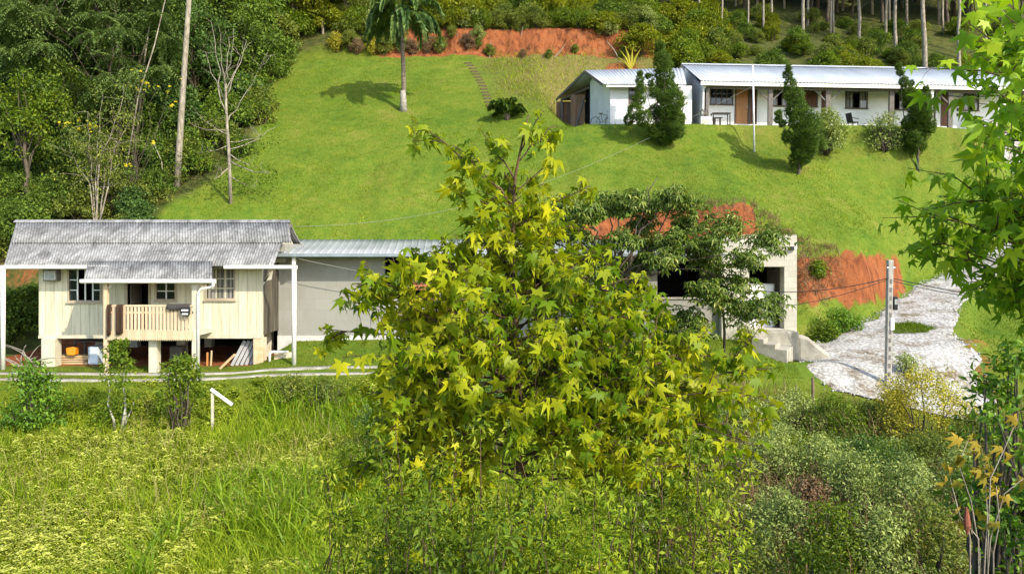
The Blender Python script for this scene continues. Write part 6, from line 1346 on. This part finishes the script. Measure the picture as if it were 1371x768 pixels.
fb(392, 507, 22.4, 'low brownish bush at the edge of the meadow below the white downpipe', 'olive', .85, None, 26, 70)
fb(440, 512, 22.0, 'low olive bush right of the brownish one at the meadow edge', 'olive', .6, None, 20, 70)
fb(95, 530, 21.5, 'low lime bush between the dark shrub and the whitish sapling', 'lime', .6, None, 20, 70)
fb(520, 545, 18.5, 'dark bush in the shade left of the big sweetgum', 'deep', 1.0, None, 44, 80)
fb(575, 520, 19.5, 'dark green bush half hidden by the big sweetgum on its left', 'dark', 1.2, None, 50, 80)
fb(660, 510, 18.5, 'dark bush directly behind the trunk of the big sweetgum', 'deep', 1.3, None, 50, 80)
fb(760, 520, 18.0, 'olive bush behind the right half of the big sweetgum', 'olive', 1.2, None, 50, 80)
fb(855, 540, 17.5, 'grey green bush behind the right boughs of the sweetgum', 'grey', 1.1, None, 50, 80)
fb(470, 600, 16.0, 'leafy green clump at the left foot of the sweetgum', 'lime', .6, None, 26, 70)
RB = [(1000, 540, 19.5, 'grey', 1.0, 'grey green shrub right of the sweetgum below the fence post'), (1060, 528, 20.5, 'grey', 1.0, 'grey green shrub directly below the short fence post'), (1120, 535, 20.0, 'lime', .9, 'light green shrub left of the foot of the utility pole'), (1165, 545, 20.2, 'olive', .8, 'olive shrub at the foot of the utility pole'), (1240, 502, 19.4, 'gold', 1.4, 'big golden yellow bush right of the utility pole'), (1195, 530, 21.0, 'gold', .6, 'small golden bush touching the foot of the utility pole'),
      (1165, 590, 17.0, 'deep', 1.0, 'dark green bush in front of the golden bush'), (1255, 585, 17.4, 'olive', 1.0, 'dull olive bush below the golden bush'), (1310, 560, 18.2, 'olive', 1.0, 'olive bush behind the glossy shrub at right'), (1030, 590, 16.5, 'grey', 1.0, 'pale grey bush at the right edge of the sweetgum crown'), (1100, 590, 16.2, 'grey', 1.0, 'bushy grey green shrub in the middle of the lower right thicket'), (1150, 615, 14.8, 'grey', .9, 'grey green shrub before the dark bush'), (1215, 620, 14.6, 'grey', .9, 'fine leaved grey shrub below the dull olive bush'),
      (1085, 646, 14.0, 'rust', .32, 'rusty brown dry bush in the lower right thicket'), (1050, 665, 12.8, 'grey', .8, 'grey bush near the bottom beside the sweetgum foot'), (1120, 680, 12.2, 'lime', .6, 'lime green bush near the bottom right of centre'), (1180, 690, 12.0, 'grey', .75, 'grey shrub near the bottom below the fine leaved one'), (1245, 680, 12.0, 'olive', .7, 'olive shrub behind the dry stalks at the bottom'), (1010, 720, 11.0, 'olive', .6, 'olive bush at the bottom right of the sweetgum foot'), (1090, 730, 10.6, 'lime', .5, 'pale green clump at the bottom edge'), (1330, 620, 14.0, 'dark', .9, 'dark bush below the glossy shrub at the right edge'), (950, 640, 13.5, 'olive', .9, 'olive bush under the right boughs of the sweetgum'), (1290, 610, 15, 'grey', .8, 'grey bush left of the yellowing dry plant')]
for (px, py, Y, m, rx, lab) in RB: fb(px, py, Y, lab, m, rx, None, int(20 + 42 * rx ** 1.5), 85, .062, rad=.27 + .05 * (rx > 1.2))
# near undergrowth on the bank: tall slender leafy shrubs round the sweetgum's stem
T_ug = [quad_leaf(.5, .2), quad_leaf(.3, .4), blade(.2, .4)]
UG = [(475, 650, 4.4, 'weed', .30, 'leafy undergrowth shrub at the left foot of the sweetgum'), (545, 612, 4.3, 'lime', .34, 'light green undergrowth shrub left of the sweetgum stem'), (625, 604, 4.1, 'weed', .34, 'yellow green undergrowth shrub just left of the sweetgum stem'), (705, 606, 3.95, 'weed', .32, 'undergrowth shrub standing right before the sweetgum stem'), (785, 606, 4.1, 'weed', .34, 'yellow green undergrowth shrub just right of the sweetgum stem'), (865, 608, 4.3, 'lime', .34, 'light green undergrowth shrub right of the sweetgum stem'), (945, 630, 4.4, 'weed', .28, 'undergrowth shrub at the right foot of the sweetgum'), (590, 690, 3.6, 'lime', .3, 'low undergrowth shrub at the bottom edge left of the sweetgum stem'), (750, 690, 3.5, 'weed', .3, 'low undergrowth shrub at the bottom edge right of the sweetgum stem'), (660, 705, 3.4, 'lime', .28, 'lowest undergrowth shrub at the middle of the bottom edge')]
def tallbush(lab, loc, rx, rz, m, seed):
    r = random.Random(seed); t = thing('undergrowth_shrub', loc, lab, 'shrub', 'undergrowth shrubs round the sweetgum'); base = np.array(loc, float); mb = MB(); cs = []; rs = []
    for i in range(26):
        a = r.random() * 6.283; tip = base + np.array([math.cos(a) * rx * r.uniform(.2, 1.25), math.sin(a) * rx * r.uniform(.2, 1.1), rz * r.uniform(.62, 1.06)])
        q = limb(mb, base + np.array([math.cos(a) * .12, math.sin(a) * .12, -.1]), tip, .009, .002, 7, .02, .03, 4, r)
        for p in q[2:]: cs.append(p); rs.append(.10 * r.uniform(.7, 1.4))
    mb.build('stem', B_['twig'], t, smooth=True); pos, Rm = clumps(cs, rs, 62, 1.0, droop=.1, up=.5)
    leaf_mesh('foliage', T_ug, pos, Rm, .036 * (.5 + 1.0 * rng.random(len(pos))), FM[m], t)
for (px, py, Y, m, rx, lab) in UG:
    b = on(px, Y, -.1); tallbush(lab, b, rx, az(py, Y) - b[2], m, int(px))
# glossy pointed-leaf shrub at the right
b = on(1345, 9.0, -.1); t = bush('glossy_shrub', 'dark glossy shrub with pointed leaves at the right edge before the gravel', None, b, .62, az(470, 9) - b[2], 46, 34, .105, T_oval, FM['glossy'], B_['brown'], 140, rad=.24, stems=24)
b = on(1395, 8.0, -.1); bush('glossy_shrub', 'glossy green shrub at the bottom right corner', None, b, .5, az(610, 8) - b[2], 26, 34, .11, T_oval, FM['glossy'], B_['brown'], 141, rad=.24, stems=24)
# dry stalks with wilted leaves at the lower right
b = on(1322, 5.6, -.1); t = thing('wilting_plant', b, 'dry pale stalks with a few wilted yellow leaves at lower right', 'plant'); mb = MB(); r = random.Random(91); lp = []
for pts in (((1312, 740), (1300, 670), (1283, 620), (1296, 590)), ((1322, 740), (1326, 640), (1345, 600), (1362, 560)), ((1318, 760), (1322, 690), (1318, 620)), ((1326, 720), (1345, 660), (1370, 640)), ((1310, 720), (1285, 690), (1272, 640)), ((1330, 740), (1338, 700), (1334, 650))):
    P = [b + np.array([r.uniform(-.12, .12), r.uniform(-.1, .1), 0])] + [at(px, py, 5.6 + r.uniform(-.15, .15)) for px, py in pts]; mb.tube(P, np.linspace(.006, .003, len(P)), 5); lp.append(P[-1]); lp.append(P[-2])
mb.build('stalk', B_['dry'], t, smooth=True); lp = np.array(lp + [at(px, py, 5.6) for px, py in ((1282, 600), (1290, 612), (1302, 600), (1315, 612), (1322, 628), (1310, 625), (1278, 640), (1345, 648), (1300, 588), (1330, 640))]); lp = np.repeat(lp, 2, 0) + rng.normal(size=(2 * len(lp), 3)) * .03; n = len(lp)
fw = rdir(n) * .5 + np.array([0, 0, -.9]); nr = rdir(n) * .4 + np.array([0, -.8, .5]); leaf_mesh('leaves', T_star[2:] + [oval_leaf(.6, .8, .3), oval_leaf(.5, .6, .35)], lp, frames(fw, nr), .085 * (.6 + .7 * rng.random(n)), FM['wilt'], t)
x, y = ax(1295, 5.4), 5.4; z0 = float(ground(x, y)); b = MB(); b.tube([(x + .03, y, z0 - .1), (x + .02, y, az(720, y)), (x, y, az(700, y))], [.007, .006, .006], 5)
t = thing('red_flower_spike', (x, y, z0), 'dry reddish flower spike on a thin stem in the bottom right corner', 'flower'); b.build('stem', B_['dry'], t)
MB().tube([(x, y, az(715, y)), (x - .002, y, az(702, y)), (x - .004, y, az(690, y)), (x - .005, y, az(678, y))], [.006, .026, .02, .004], 8).build('flower_head', mat_noisy('dry_red', (.20,.05,.03), (.32,.12,.07), 30, .9, .5, stretch=(3,3,.5)), t)

# ================================================================ CAMERA, LIGHT
cam = bpy.data.cameras.new('camera'); co = bpy.data.objects.new('camera', cam); COL.objects.link(co)
co.location = (0, 0, CAMZ); co.rotation_euler = (R(90), 0, 0)
cam.sensor_width = 36; cam.lens = 36 * F / 1371; cam.shift_y = -(384 - HOR) / 1371; cam.clip_start = .05; cam.clip_end = 1000
SC.camera = co
EL, AZ = 38.0, 43.0
sd = Vector((math.sin(R(AZ)) * math.cos(R(EL)), -math.cos(R(AZ)) * math.cos(R(EL)), math.sin(R(EL))))
sl = bpy.data.lights.new('sun', 'SUN'); sl.energy = SUN_E; sl.angle = R(.55); sl.color = (1, .92, .76)
so = bpy.data.objects.new('sun', sl); COL.objects.link(so); so.rotation_euler = sd.to_track_quat('Z', 'Y').to_euler(); so.location = (20, -20, 40)
w = bpy.data.worlds.new('World'); SC.world = w; w.use_nodes = True; nt = w.node_tree; bg = nt.nodes['Background']
sky = nt.nodes.new('ShaderNodeTexSky'); sky.sky_type = 'NISHITA'; sky.sun_disc = False; sky.sun_elevation = R(EL); sky.sun_rotation = R(180 - AZ); sky.dust_density = 1.5
L(nt, sky.outputs[0], bg.inputs['Color']); bg.inputs['Strength'].default_value = SKY_E
vs = SC.view_settings; vs.view_transform = 'Standard'; vs.look = 'None'; vs.gamma = 1; vs.use_curve_mapping = False; vs.exposure = EXPO
SC.cycles.max_bounces = 6; SC.cycles.diffuse_bounces = 3; SC.cycles.transmission_bounces = 4; SC.cycles.transparent_max_bounces = 4; SC.cycles.use_denoising = True
for o in list(bpy.data.objects):
    if '_o' in o: del o['_o']
